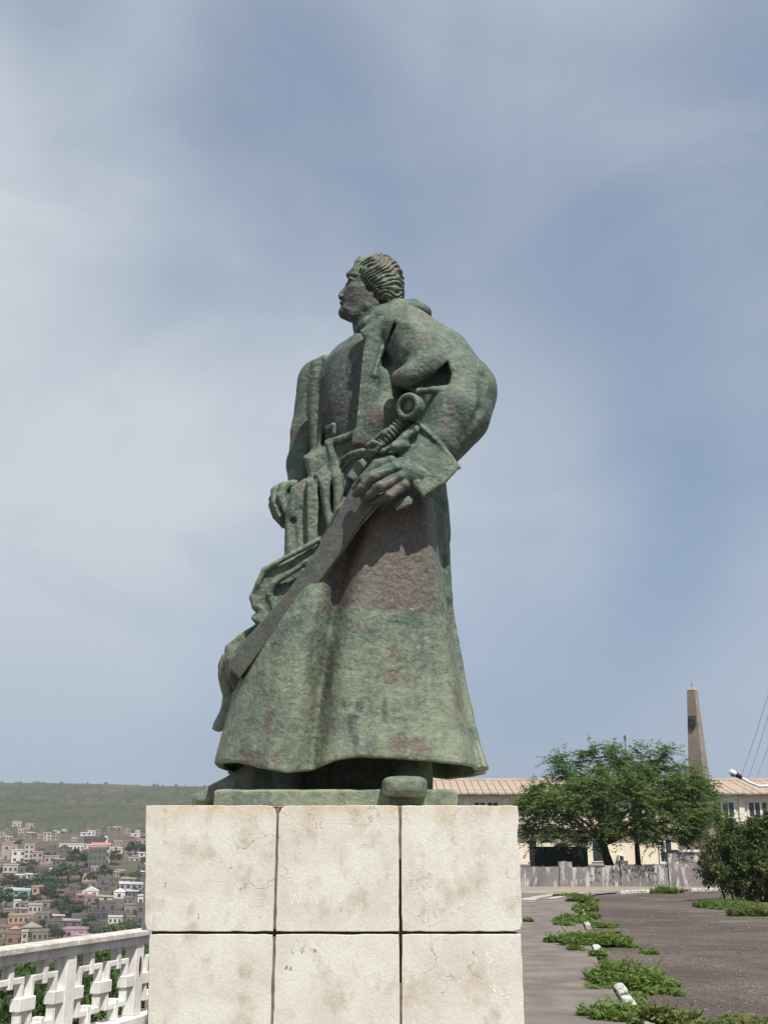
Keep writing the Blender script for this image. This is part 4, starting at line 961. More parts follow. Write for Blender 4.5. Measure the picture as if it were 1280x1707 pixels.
# ---------------------------------------------------------------- dark bush on the right
BUL = leaf_mat('bush_leaf', (0.055, 0.088, 0.025), (0.095, 0.125, 0.036), (0.125, 0.10, 0.034), 0.25, 1.0)
def build_bush():
    yb = G(1232, 1503)[1] - .3; r = np.random.default_rng(77); sc = yb * 1.035 / FPX
    b0 = Vector(G(1232, 1503)); e = empty('dark_bush', tuple(b0), 'dark rounded bush with brownish leaf tips on a grassy patch beside the road', 'bush')
    lob = [(1225, 1405, 34, 0), (1262, 1395, 36, 0), (1300, 1395, 40, 0), (1200, 1428, 32, 0), (1190, 1455, 26, 0), (1225, 1445, 38, -.5), (1262, 1440, 40, -.6), (1300, 1440, 40, -.5), (1250, 1475, 28, -.4), (1290, 1480, 32, -.4), (1215, 1468, 24, -.3), (1330, 1430, 40, 0), (1330, 1470, 36, 0), (1240, 1420, 34, 1), (1285, 1420, 38, 1), (1262, 1378, 18, 0), (1282, 1372, 16, 0)]
    P_, A_, N_ = [], [], []
    for u_, v_, rp, dy in lob:
        c = np.array(P(u_, v_, yb + dy)); rad = rp * sc; k = int(52 * (rp / 30) ** 2)
        cc = c + unit(r, k) * rad * (0.45 + .55 * r.random((k, 1)))
        for q in cc:
            m = 30; o = unit(r, m); P_.append(q + o * (.05 + .17 * r.random((m, 1)))); A_.append(o + np.array((0, 0, -.3))); N_.append(unit(r, m) + np.array((0, 0, 1.0)))
    P_, A_, N_ = [np.concatenate(q) for q in (P_, A_, N_)]
    V_, Q_ = leaves(P_, A_, N_, .15 + .06 * r.random(len(P_)), .055)
    link('foliage', new_mesh('foliage', V_, Q_, BUL), e)
    for k in range(7):
        a = Vector((b0.x - .55 + k * .33, b0.y + .2 + (r.random() - .5) * .7, -.03)); t = Vector((b0.x - .7 + k * .38, b0.y + .6 + (r.random() - .5) * .6, 1.3 + .4 * r.random()))
        MB().tube([a, a.lerp(t, .5) + Vector((.05, 0, .1)), t], [.045, .035, .02], 6).build('stem', BARK, e, True)
build_bush()
# ---------------------------------------------------------------- weeds
GR = [leaf_mat('weed_green', (0.135, 0.215, 0.045), (0.20, 0.275, 0.072), (0.085, 0.145, 0.034), 0.5, 2.5), leaf_mat('weed_yellow', (0.15, 0.20, 0.055), (0.22, 0.235, 0.085), (0.095, 0.15, 0.04), 0.45, 2.5)]
def weed(u, v, wpx, hpx, n, label, name='weed_clump', m=0, deep=0.45, upright=0.5, grp='weed clumps along the road edge'):
    c = Vector(G(u, v)); sc = c.y * 1.05 / FPX; W = wpx * sc / 2 * .84; Hh = hpx * sc * 1.1
    r = np.random.default_rng(int(u * 3 + v)); k = max(5, n // 60)
    Dp = max(0.35, W * deep * 2.2)
    tc = np.stack([r.normal(size=k) * .42 * W, r.normal(size=k) * .42 * Dp, np.zeros(k)], 1); th = (0.45 + .75 * r.random(k)) * Hh
    i = r.integers(0, k, n); a = r.random(n) * 6.283; rr = np.sqrt(r.random(n)) * W * .34
    b = tc[i] + np.stack([np.cos(a) * rr, np.sin(a) * rr, np.zeros(n)], 1)
    hgt = th[i] * (0.35 + .65 * r.random(n)) * np.clip(1.15 - rr / (W * .4), .3, 1)
    d = np.stack([np.cos(a), np.sin(a), np.zeros(n)], 1) * (0.25 + .6 * r.random((n, 1))) * (1 - upright) * 2 + np.array((0, 0, 1.0)); d /= np.linalg.norm(d, axis=1)[:, None]
    side = np.cross(d, unit(r, n)); side /= np.linalg.norm(side, axis=1)[:, None]
    wd = (.005 + .007 * r.random((n, 1))) * (1 + c.y / 26)
    mid = b + d * hgt[:, None] * .55; tip = b + d * hgt[:, None] + np.stack([np.cos(a), np.sin(a), np.zeros(n)], 1) * (hgt * .25)[:, None]
    Vb = np.stack([b - side * wd * .5, b + side * wd * .5, mid + side * wd, tip, mid - side * wd], 1).reshape(-1, 3)
    Fb = np.arange(len(Vb)).reshape(-1, 5)
    # small leaves on top
    n2 = 3 * n; j = r.integers(0, n, n2); pl = b[j] + d[j] * (hgt[j] * (.4 + .6 * r.random(n2)))[:, None] + r.normal(size=(n2, 3)) * .02
    V2, Q2 = leaves(pl, unit(r, n2) * np.array((1, 1, .3)), unit(r, n2) + np.array((0, 0, 1.2)), (.045 + .03 * r.random(n2)) * (1 + c.y / 40), .024 * (1 + c.y / 40))
    me = bpy.data.meshes.new(name); nV = len(Vb)
    faces = [tuple(q) for q in Fb.tolist()] + [tuple(q + nV for q in f) for f in Q2.tolist()]
    me.from_pydata(np.concatenate([Vb, V2]).tolist(), [], faces); me.update(); me.materials.append(GR[m])
    o = bpy.data.objects.new(name, me); col.objects.link(o); o.location = (c.x, c.y, 0.0 if u > 1000 or v > 1600 else .045)
    return tag(o, label, 'weeds', grp)
weed(1108, 1490, 52, 14, 1100, 'round green weed clump growing at the kerb below the grey wall')
weed(968, 1506, 46, 13, 900, 'scraggly weeds around the far bend of the kerb')
weed(945, 1497, 50, 6, 500, 'low weeds on the striped pavement', deep=.5)
weed(972, 1521, 36, 12, 800, 'tall thin weed tuft between two small kerb stones')
weed(955, 1541, 78, 14, 1300, 'broad flat patch of weeds crossing the kerb line')
weed(1005, 1546, 60, 9, 800, 'thin weeds spreading from kerb onto the road')
weed(975, 1578, 100, 22, 2200, 'large leafy weed clump spilling over the kerb onto the pavement')
weed(1025, 1578, 60, 20, 1000, 'leafy weed clump on the road side of the kerb')
weed(1040, 1644, 120, 40, 3200, 'largest dense weed clump with tall leaf blades on the kerb')
weed(1105, 1642, 70, 10, 700, 'thin straggling weeds trailing onto the road')
weed(1028, 1705, 90, 34, 1500, 'dark weed tuft beside the long kerb stone')
weed(1105, 1716, 110, 60, 420, 'tall upright weed stalks beside the road', m=1, upright=.8)
weed(1195, 1722, 170, 34, 700, 'dry yellowish grass tuft on the road margin', m=1, upright=.75)
weed(1268, 1722, 110, 24, 420, 'short yellow green grass at the corner of the road', m=1)
for i_, (u_, v_, w_, h_) in enumerate(((985, 1513, 26, 8), (960, 1525, 22, 7), (990, 1533, 26, 9), (1000, 1600, 40, 14), (1010, 1612, 30, 12), (965, 1590, 46, 9), (1062, 1672, 40, 16), (1075, 1655, 50, 12), (1000, 1655, 40, 10), (1120, 1660, 34, 8), (940, 1547, 40, 6), (1020, 1560, 40, 7))):
    weed(u_, v_, w_, h_, 230, 'sparse stray weeds sprouting between the larger clumps along the kerb line', upright=.65)
weed(876, 1540, 22, 6, 300, 'small green weed patch right beside the plinth')
weed(1085, 1590, 34, 5, 300, 'tiny flat weed patch alone on the road')
weed(1200, 1513, 70, 15, 1500, 'grass patch at the foot of the dark bush', upright=.6)
weed(1262, 1527, 80, 18, 1500, 'yellowish grass patch spreading in front of the dark bush', m=1, upright=.6)
weed(1230, 1516, 90, 14, 1500, 'shaded grass under the dark bush stems', upright=.6)
for i, (u_, v_) in enumerate(((965, 1446), (1000, 1446), (1060, 1443), (1090, 1443), (905, 1446))):
    p = P(u_, v_, wy + .5); o = weed(1060, 1500, 26, 8, 220, 'small weeds sprouting along the top of the grey wall', grp='weeds on the wall top'); o.location = (p[0], wy + .6, p[2] - .12)
# loose stones on the ground: too many to count
r = np.random.default_rng(5); SV = []; SF = []; c_n = 0
for i in range(2600):
    y = 11 + 36 * r.random() ** 1.5; x = .118 * y + r.random() * .24 * y; s = (.004 + .013 * r.random() ** 3) * (1 + y / 45)
    z = .05 if x < np.interp(y, [k[1] for k in kerb[:8]], [k[0] for k in kerb[:8]]) else 0.0
    q = [(x + s * math.cos(a) * (.7 + .6 * r.random()), y + s * math.sin(a) * (.7 + .6 * r.random()), z - .002) for a in (0, 1.6, 3.1, 4.7)] + [(x + s * .3 * (r.random() - .5), y, z + s * (.5 + .6 * r.random()))]
    SV += q; SF += [tuple(k + c_n for k in f) for f in ((0, 1, 4), (1, 2, 4), (2, 3, 4), (3, 0, 4))]; c_n += 5
tag(link('gravel', new_mesh('gravel', SV, np.array(SF), mottled('loose_stone', (0.21, 0.185, 0.165), (0.10, 0.09, 0.08), 3.0))), 'loose grit and small stones scattered on the worn road', 'gravel', kind='stuff')
# ================================================================ implicit-surface sculpting for the cast bronze
def smin(a, b, k):
    if k <= 0: return np.minimum(a, b)
    h = np.clip(0.5 + 0.5 * (b - a) / k, 0, 1)
    return b + (a - b) * h - k * h * (1 - h)
def smax(a, b, k): return -smin(-a, -b, k)

class Sculpt:
    def __init__(s): s.ops = []; s.lo = np.full(3, 1e9); s.hi = np.full(3, -1e9)
    def add(s, fn, lo, hi, k=0.0, mode='add', grow=True):
        lo = np.asarray(lo, float); hi = np.asarray(hi, float)
        s.ops.append((fn, lo, hi, k, mode))
        if mode == 'add' and grow: s.lo = np.minimum(s.lo, lo); s.hi = np.maximum(s.hi, hi)
        return s
    # --- primitives; points are (u, v, Y) of the survey, radii in metres
    def cone(s, a, ra, b, rb, k=0.03, mode='add', flat=None):
        A = np.array(P(*a)); B = np.array(P(*b)); AB = B - A; L2 = max(AB @ AB, 1e-9)
        def fn(p):
            q = p - A; t = np.clip(q @ AB / L2, 0, 1)
            d = q - t[:, None] * AB
            return np.sqrt((d * d).sum(1)) - (ra + t * (rb - ra))
        m = max(ra, rb)
        return s.add(fn, np.minimum(A, B) - m, np.maximum(A, B) + m, k, mode)
    def chain(s, pts, k=0.03, mode='add'):
        for a, b in zip(pts[:-1], pts[1:]): s.cone(a[:3], a[3], b[:3], b[3], k, mode)
        return s
    def ell(s, c, r, k=0.03, mode='add', rot=None, sq=2.0):
        C = np.array(P(*c)); r = np.asarray(r, float); M = np.array(rot) if rot is not None else np.eye(3)
        def fn(p):
            q = (p - C) @ M
            if sq != 2.0:
                n = ((np.abs(q) / r) ** sq).sum(1) ** (1 / sq)
                return (n - 1) * r.min()
            k0 = np.sqrt(((q / r) ** 2).sum(1)); k1 = np.sqrt(((q / (r * r)) ** 2).sum(1)) + 1e-9
            return k0 * (k0 - 1) / k1
        m = r.max()
        return s.add(fn, C - m, C + m, k, mode)
    def slab(s, poly, Y, H, Rr, k=0.02, mode='add', gx=0.0, gz=0.0, skew=1.0, rnd_=0.0):
        """thick rounded plate whose outline is poly; Y may tilt with X (gx) and Z (gz)"""
        pts = np.array([P(u, v, Y) for u, v in poly]); c = pts.mean(0)
        poly2 = pts[:, [0, 2]]
        ex = skew * c[0] / c[1]; ez = skew * (c[2] - EYE) / c[1]
        # place outline on the tilted plane
        Yv = Y + gx * (poly2[:, 0] - c[0]) + gz * (poly2[:, 1] - c[2])
        poly2 = np.stack([poly2[:, 0] + (Yv - Y) * ex, poly2[:, 1] + (Yv - Y) * ez], 1)
        Rr = min(Rr, H)
        def fn(p):
            t = p[:, 1] - (Y + gx * (p[:, 0] - c[0]) + gz * (p[:, 2] - c[2]))
            x = p[:, 0] - t * ex; z = p[:, 2] - t * ez
            sd = poly_sd(x, z, poly2)
            a = sd + Rr; b = np.abs(t) - (H - Rr)
            return np.minimum(np.maximum(a, b), 0) + np.sqrt(np.maximum(a, 0) ** 2 + np.maximum(b, 0) ** 2) - Rr
        zs = poly2[:, 1]; xs = poly2[:, 0]
        yr = H + abs(gx) * (xs.max() - xs.min()) + abs(gz) * (zs.max() - zs.min())
        lo = (xs.min() - abs(ex) * yr, Y - yr, zs.min() - abs(ez) * yr); hi = (xs.max() + abs(ex) * yr, Y + yr, zs.max() + abs(ez) * yr)
        return s.add(fn, lo, hi, k, mode)
    # --- evaluation
    def eval(s, p, margin):
        f = np.full(len(p), 1.0, np.float32)
        for fn, lo, hi, k, mode in s.ops:
            m = margin + k
            idx = np.nonzero(((p > lo - m) & (p < hi + m)).all(1))[0]
            if not len(idx): continue
            if mode == 'disp': f[idx] += fn(p[idx]); continue
            d = fn(p[idx])
            if mode == 'add': f[idx] = smin(f[idx], d, k)
            elif mode == 'cut': f[idx] = smax(f[idx], -d, k)
            elif mode == 'clip': f[idx] = smax(f[idx], d, k)
        return f
    def mesh(s, name, h, mat, rough=0.0, rscale=7.0, smooth_it=1):
        B = 8; pad = 3 * h
        lo = s.lo - pad; n = np.ceil((s.hi + pad - lo) / h).astype(int) + 1
        nb = (n + B - 1) // B; n = nb * B
        ax = [lo[i] + h * B * (np.arange(nb[i]) + 0.5) - 0.5 * h for i in range(3)]
        C = np.stack(np.meshgrid(*ax, indexing='ij'), -1).reshape(-1, 3)
        fc = s.eval(C, B * h * 2.2)
        act = np.nonzero(np.abs(fc) < B * h * 1.45 + 0.02)[0]
        F = np.repeat(np.repeat(np.repeat(fc.reshape(nb), B, 0), B, 1), B, 2).astype(np.float32)
        off = np.stack(np.meshgrid(*[np.arange(B)] * 3, indexing='ij'), -1).reshape(-1, 3)
        bi = np.stack(np.unravel_index(act, nb), 1)
        for j in range(0, len(act), 1500):
            ii = (bi[j:j + 1500, None, :] * B + off[None]).reshape(-1, 3)
            F[ii[:, 0], ii[:, 1], ii[:, 2]] = s.eval(lo + ii * h, 3.5 * h + 0.02)
        V, Q = surface_nets(F, lo, h)
        for _ in range(smooth_it): V = relax(V, Q)
        if rough > 0:
            N = vnormals(V, Q)
            d = np.array([mnoise.noise(Vector(v) * rscale) * 0.6 + mnoise.noise(Vector(v) * rscale * 2.7) * 0.4 for v in V.tolist()])
            V = V + N * (d * rough)[:, None]
        return new_mesh(name, V, Q, mat, smooth=True)

def poly_sd(x, y, pl):
    n = len(pl); d = np.full(len(x), 1e9); sgn = np.ones(len(x))
    for i in range(n):
        a = pl[i]; b = pl[i - 1]; ex, ey = b[0] - a[0], b[1] - a[1]
        wx, wy = x - a[0], y - a[1]
        t = np.clip((wx * ex + wy * ey) / (ex * ex + ey * ey + 1e-12), 0, 1)
        d = np.minimum(d, (wx - ex * t) ** 2 + (wy - ey * t) ** 2)
        c1 = y >= a[1]; c2 = y < b[1]; c3 = ex * wy > ey * wx
        fl = (c1 & c2 & c3) | (~c1 & ~c2 & ~c3)
        sgn = np.where(fl, -sgn, sgn)
    return sgn * np.sqrt(d)
def surface_nets(F, lo, h):
    ins = F < 0
    c = np.zeros(tuple(q - 1 for q in F.shape), np.int8)
    for dx in (0, 1):
        for dy in (0, 1):
            for dz in (0, 1):
                c += ins[dx:F.shape[0] - 1 + dx, dy:F.shape[1] - 1 + dy, dz:F.shape[2] - 1 + dz]
    cells = np.argwhere((c > 0) & (c < 8))
    idx = np.full(c.shape, -1, np.int32); idx[cells[:, 0], cells[:, 1], cells[:, 2]] = np.arange(len(cells))
    acc = np.zeros((len(cells), 3)); cnt = np.zeros(len(cells))
    corners = [(a, b, d) for a in (0, 1) for b in (0, 1) for d in (0, 1)]
    for a in corners:
        for ax in range(3):
            if a[ax]: continue
            b = list(a); b[ax] = 1
            fa = F[cells[:, 0] + a[0], cells[:, 1] + a[1], cells[:, 2] + a[2]]
            fb = F[cells[:, 0] + b[0], cells[:, 1] + b[1], cells[:, 2] + b[2]]
            m = (fa < 0) != (fb < 0)
            t = np.where(m, fa / np.where(m, fa - fb, 1), 0)
            pos = np.repeat(np.array(a, float)[None], len(cells), 0); pos[:, ax] += t
            acc += pos * m[:, None]; cnt += m
    V = lo + (cells + acc / cnt[:, None]) * h
    quads = []
    for ax in range(3):
        o1, o2 = [i for i in range(3) if i != ax]
        sl0 = [slice(None)] * 3; sl1 = [slice(None)] * 3
        sl0[ax] = slice(0, -1); sl1[ax] = slice(1, None)
        A, Bm = ins[tuple(sl0)], ins[tuple(sl1)]
        e = np.argwhere(A != Bm)
        e = e[(e[:, o1] > 0) & (e[:, o2] > 0) & (e[:, o1] < F.shape[o1] - 1) & (e[:, o2] < F.shape[o2] - 1)]
        def cell(d1, d2):
            q = e.copy(); q[:, o1] -= d1; q[:, o2] -= d2
            return idx[q[:, 0], q[:, 1], q[:, 2]]
        q = np.stack([cell(1, 1), cell(0, 1), cell(0, 0), cell(1, 0)], 1)
        fl = A[e[:, 0], e[:, 1], e[:, 2]]
        if ax == 1: fl = ~fl
        q[~fl] = q[~fl][:, ::-1]
        quads.append(q)
    Q = np.concatenate(quads); Q = Q[(Q >= 0).all(1)]
    return V, Q
def relax(V, Q):
    acc = np.zeros_like(V); cnt = np.zeros(len(V))
    for i in range(4):
        for j in (1, 3):
            np.add.at(acc, Q[:, i], V[Q[:, (i + j) % 4]]); np.add.at(cnt, Q[:, i], 1)
    return 0.5 * V + 0.5 * acc / np.maximum(cnt, 1)[:, None]
def vnormals(V, Q):
    fn = np.cross(V[Q[:, 2]] - V[Q[:, 0]], V[Q[:, 3]] - V[Q[:, 1]])
    N = np.zeros_like(V)
    for i in range(4): np.add.at(N, Q[:, i], fn)
    return N / np.maximum(np.linalg.norm(N, axis=1), 1e-12)[:, None]

# ---------------------------------------------------------------- patinated bronze
def make_bronze():
    m, n = material('patinated_bronze', 0.62, 0.4)
    co = n.co
    big = n.noise(co, 2.3, 6, 0.62)
    streak = n.noise(n.mapping(co, (5.5, 5.5, 0.55)), 1.6, 7, 0.68)
    mid = n.noise(co, 9.0, 7, 0.66)
    fine = n.noise(co, 55.0, 6, 0.7)
    green = n.mix(n.maprange(mid, 0.36, 0.64), (0.064, 0.096, 0.076), (0.142, 0.175, 0.124))
    green = n.mix(n.maprange(streak, 0.50, 0.72, 0, 0.5), green, (0.20, 0.235, 0.165))
    green = n.mix(n.maprange(n.noise(co, 17, 6, 0.7), 0.46, 0.62, 0, 0.55), green, (0.195, 0.23, 0.162))
    teal = n.mix(n.maprange(fine, 0.4, 0.65), (0.028, 0.054, 0.050), (0.070, 0.115, 0.098))
    c = n.mix(n.maprange(n.math('ADD', n.math('MULTIPLY', big, 0.45), n.math('ADD', n.math('MULTIPLY', streak, 0.25), n.math('MULTIPLY', mid, 0.30))), 0.49, 0.40, 0, 0.62), green, teal)
    c = n.mix(n.maprange(n.noise(n.mapping(co, (1.5, 1.5, .8), (0, 0, 0), (8, 8, 2)), 7, 6, 0.72), 0.52, 0.68, 0, 0.45), c, (0.052, 0.070, 0.066))
    zlow = n.math('MULTIPLY', n.maprange(n('SeparateXYZ', {0: co}).outputs[2], SEAM_Z - 0.5, SEAM_Z + 0.05, 1, 0), n.maprange(n.noise(n.mapping(co, (3, 3, .7), (0, 0, 0), (2, 5, 3)), 2.2, 6, 0.68), 0.38, 0.62, 0.1, 0.6))
    c = n.mix(zlow, c, (0.235, 0.262, 0.182))
    zup = n.math('MULTIPLY', n.maprange(n('SeparateXYZ', {0: co}).outputs[2], SEAM_Z + 0.3, SEAM_Z + 0.9), n.maprange(n.noise(n.mapping(co, (2.2, 2.2, 1), (0, 0, 0), (6, 1, 9)), 1.7, 6, 0.66), 0.36, 0.60, 0.85, 0.0))
    c = n.mix(zup, c, teal)
    # worn brown metal: scattered patches, and the whole upper casting of the skirt down to its seam
    brown = n.mix(n.maprange(fine, 0.38, 0.66), (0.092, 0.073, 0.060), (0.165, 0.137, 0.112))
    patch = n.maprange(n.noise(n.mapping(co, (1, 1, 1), (0, 0, 0), (4.2, 1.1, 7.3)), 3.2, 7, 0.7), 0.545, 0.60)
    sp = n('SeparateXYZ', {0: co})
    wob = n.math('MULTIPLY', n.math('SUBTRACT', n.noise(co, 4.0, 5, 0.6), 0.5), 0.16)
    zz = n.math('ADD', sp.outputs[2], wob)
    lo = n.maprange(zz, SEAM_Z - 0.008, SEAM_Z + 0.008)
    band = n.math('MULTIPLY', lo, n.maprange(zz, SEAM_Z + 0.62, SEAM_Z + 0.98, 1, 0))
    xw = n.math('ADD', sp.outputs[0], n.math('MULTIPLY', wob, 0.7))
    band = n.math('MULTIPLY', band, n.math('MULTIPLY', n.maprange(xw, -0.42, -0.27), n.maprange(xw, 0.22, 0.40, 1, 0)))
    band = n.math('MULTIPLY', band, n.maprange(sp.outputs[1], 6.60, 6.67))
    bm = n.math('MAXIMUM', n.math('MULTIPLY', patch, 0.85), n.math('MULTIPLY', band, n.maprange(mid, 0.30, 0.42, 0.55, 0.95)))
    c = n.mix(bm, c, brown)
    # shade over face, neck and tunic front, painted in as dark blue-green patina
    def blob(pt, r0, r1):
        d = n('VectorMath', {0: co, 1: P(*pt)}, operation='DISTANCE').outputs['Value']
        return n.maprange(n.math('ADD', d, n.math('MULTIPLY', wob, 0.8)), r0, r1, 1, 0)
    shade_tint = n.math('MAXIMUM', blob((580, 497, 7.3), 0.20, 0.27), n.math('MAXIMUM', blob((602, 535, 7.3), 0.14, 0.20), blob((568, 660, 7.2), 0.30, 0.42)))
    c = n.mix(n.math('MULTIPLY', shade_tint, 0.72), c, n.mix(n.maprange(mid, 0.4, 0.6), (0.030, 0.046, 0.047), (0.062, 0.056, 0.052)))
    seam = n.math('MULTIPLY', n.maprange(n.math('ABSOLUTE', n.math('SUBTRACT', zz, SEAM_Z - 0.01)), 0.006, 0.022, 0.75, 0), n.maprange(mid, 0.35, 0.6))
    c = n.mix(seam, c, (0.20, 0.235, 0.195))
    # dark run-off stains on the skirt
    spots = None
    for (su, sv, rx, rz) in ((578, 1171, .035, .03), (601, 1176, .03, .06), (588, 1198, .04, .035), (641, 1186, .022, .09), (592, 1238, .03, .045), (584, 1215, .02, .08), (545, 1110, .05, .25)):
        q = P(su, sv, 6.7); dx = n.math('DIVIDE', n.math('SUBTRACT', n.math('ADD', sp.outputs[0], n.math('MULTIPLY', wob, 0.25)), q[0]), rx); dz = n.math('DIVIDE', n.math('SUBTRACT', zz, q[2]), rz)
        k = n.maprange(n.math('ADD', n.math('MULTIPLY', dx, dx), n.math('MULTIPLY', dz, dz)), 0.2, 1.2, 0.6, 0)
        k = n.math('MULTIPLY', k, n.maprange(sp.outputs[1], 7.0, 7.1, 1, 0))
        spots = k if spots is None else n.math('MAXIMUM', spots, k)
    c = n.mix(spots, c, (0.028, 0.030, 0.032))
    # pale verdigris flecks and dark pits
    c = n.mix(n.maprange(n.noise(co, 30, 6, 0.75), 0.57, 0.66, 0, 0.65), c, (0.27, 0.30, 0.21))
    c = n.mix(n.maprange(n.noise(n.mapping(co, (1, 1, 1), (0, 0, 0), (9, 3, 1)), 38, 5, 0.7), 0.59, 0.68, 0, 0.6), c, (0.020, 0.027, 0.024))
    pt = n('NewGeometry').outputs['Pointiness']
    c = n.mix(n.math('MULTIPLY', n.maprange(pt, 0.515, 0.56, 0, 0.7), n.maprange(mid, 0.35, 0.55, 0.35, 1.0)), c, (0.275, 0.30, 0.20))
    v = n('TexVoronoi', {'Vector': n.mapping(co, (1, 1, 1.4)), 'Scale': 26.0, 'Randomness': 1.0}, feature='SMOOTH_F1').outputs[0]
    h = n.math('ADD', n.math('MULTIPLY', n.noise(co, 40, 6, 0.7), 1.0), n.math('MULTIPLY', v, 0.5))
    h = n.math('ADD', h, n.math('MULTIPLY', n.noise(co, 14, 4, 0.6, 1.2), 1.3))
    put(n, c, h, 0.55, 0.016, rough=n.maprange(fine, 0.3, 0.7, 0.52, 0.8), metal=0.0)
    return m
def make_worn():
    m, n = material('worn_brown_bronze', 0.55, 0.4)
    co = n.co; mid = n.noise(co, 7, 6, 0.65); fine = n.noise(co, 48, 5, 0.7)
    c = n.mix(n.maprange(mid, 0.35, 0.62), (0.108, 0.090, 0.077), (0.068, 0.078, 0.070))
    c = n.mix(n.maprange(n.noise(co, 13, 6, 0.7), 0.48, 0.62, 0, 0.8), c, (0.075, 0.105, 0.085))
    c = n.mix(n.maprange(fine, 0.60, 0.72, 0, 0.6), c, (0.25, 0.26, 0.21))
    pt = n('NewGeometry').outputs['Pointiness']; c = n.mix(n.maprange(pt, 0.515, 0.56, 0, 0.75), c, (0.25, 0.275, 0.20))
    c = n.mix(n.maprange(n.noise(co, 22, 6, 0.72), 0.52, 0.66, 0, 0.6), c, (0.13, 0.165, 0.125))
    put(n, c, n.math('ADD', fine, mid), 0.5, 0.014); return m
SEAM_Z = P(640, 1033, 6.95)[2]
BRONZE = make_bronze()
PLINTH_TOP = P(555, 1343, 6.4)[2]
statue = empty('bronze_statue', (P(560, 1343, 7.4)[0], 7.4, PLINTH_TOP), 'green bronze statue of a man in a long coat, hand on sword', 'statue')

# ---------------------------------------------------------------- coat: skirt, torso, sleeves in one casting
S = Sculpt()
tab = [(855, 560, 738, .44, 7.36), (878, 553, 740, .57, 7.31), (900, 545, 741, .61, 7.32), (950, 524, 746, .63, 7.32), (1030, 466, 757, .665, 7.34), (1100, 418, 770, .695, 7.36), (1150, 397, 778, .725, 7.38), (1200, 383, 789, .75, 7.39), (1240, 372, 798, .77, 7.40), (1300, 357, 818, .80, 7.40)]
zs_, cx_, ax_, by_, cy_ = [], [], [], [], []
for v_, l_, r_, b_, y_ in tab:
    a = P(l_, v_, y_); b = P(r_, v_, y_)
    zs_.append(a[2]); cx_.append((a[0] + b[0]) / 2); ax_.append((b[0] - a[0]) / 2); by_.append(b_); cy_.append(y_)
o_ = np.argsort(zs_); zs_, cx_, ax_, by_, cy_ = [np.array(q)[o_] for q in (zs_, cx_, ax_, by_, cy_)]
hem_pts = [(340, 1272, 7.3), (361, 1272, 7.2), (400, 1274, 6.88), (440, 1284, 6.75), (480, 1291, 6.69), (520, 1284, 6.70), (560, 1270, 6.68), (600, 1263, 6.65), (660, 1266, 6.65), (720, 1270, 6.67), (780, 1277, 6.84), (812, 1286, 7.4), (830, 1287, 7.4)]
hx = np.array([P(*q)[0] for q in hem_pts]); hz = np.array([P(*q)[2] for q in hem_pts])
gro = [(900, 590), (950, 572), (1000, 562), (1050, 552), (1150, 536), (1280, 520)]   # the long fold left of the middle
gz_ = np.array([P(u, v, 6.85)[2] for v, u in gro])[::-1]; gx_ = np.array([P(u, v, 6.85)[0] for v, u in gro])[::-1]
rid = [(880, 712), (950, 722), (1050, 741), (1200, 762), (1290, 781)]                 # the sharp turn at the back edge
rz_ = np.array([P(u, v, 6.95)[2] for v, u in rid])[::-1]; rx_ = np.array([P(u, v, 6.95)[0] for v, u in rid])[::-1]
def skirt_raw(p, shrink=0.0):
    z = p[:, 2]; cx = np.interp(z, zs_, cx_); a = np.interp(z, zs_, ax_) - shrink; b = np.interp(z, zs_, by_) - shrink
    x = (p[:, 0] - cx) / a; y = (p[:, 1] - np.interp(z, zs_, cy_)) / b
    r = (np.abs(x) ** 2.7 + np.abs(y) ** 2.7) ** (1 / 2.7)
    return (r - 1) * np.minimum(a, b)
def skirt_body(p):
    f = skirt_raw(p); z = p[:, 2]; front = np.clip((7.25 - p[:, 1]) / 0.2, 0, 1)
    low = np.clip((zs_[-1] - z) / 0.9, 0.25, 1)
    xg = np.interp(z, gz_, gx_)
    f = f + front * low * (0.145 * np.exp(-((p[:, 0] - xg) / 0.070) ** 2) - 0.035 * np.exp(-((p[:, 0] - xg - 0.20) / 0.12) ** 2) - 0.045 * np.exp(-((p[:, 0] - xg + 0.20) / 0.13) ** 2))
    xr = np.interp(z, rz_, rx_)
    f = f + np.clip((7.3 - p[:, 1]) / 0.1, 0, 1) * (0.055 * np.exp(-((p[:, 0] - xr - 0.075) / 0.045) ** 2) - 0.02 * np.exp(-((p[:, 0] - xr + 0.02) / 0.05) ** 2))
    # gentle folds round the back
    ang = np.arctan2(p[:, 1] - 7.4, p[:, 0])
    f = f + np.clip((p[:, 1] - 7.35) / 0.2, 0, 1) * 0.035 * np.sin(ang * 11) * low
    return f
def skirt(p):
    f = skirt_body(p); z = p[:, 2]
    hemf = np.interp(p[:, 0], hx, hz); t = np.clip((p[:, 1] - 6.85) / 0.9, 0, 1)
    hem = hemf * (1 - t) + (hz[8] - 0.01 + 0.02 * np.sin(p[:, 0] * 9)) * t
    return smax(smax(f, hem - z, 0.012), z - zs_[-1], 0.02)
zl, zh = hz.min() - 0.05, zs_[-1]
S.add(skirt, (-1.25, 6.5, zl), (0.85, 8.25, zh), 0.0)
def hollow(p):
    top = np.interp(p[:, 0], [-1.2, .8], [hz[8] + 0.13] * 2)
    return smax(skirt_body(p) + 0.055, p[:, 2] - top, 0.03)
S.add(hollow, (-1.25, 6.5, zl - .1), (0.85, 8.25, hz[8] + 0.2), 0.008, 'cut')
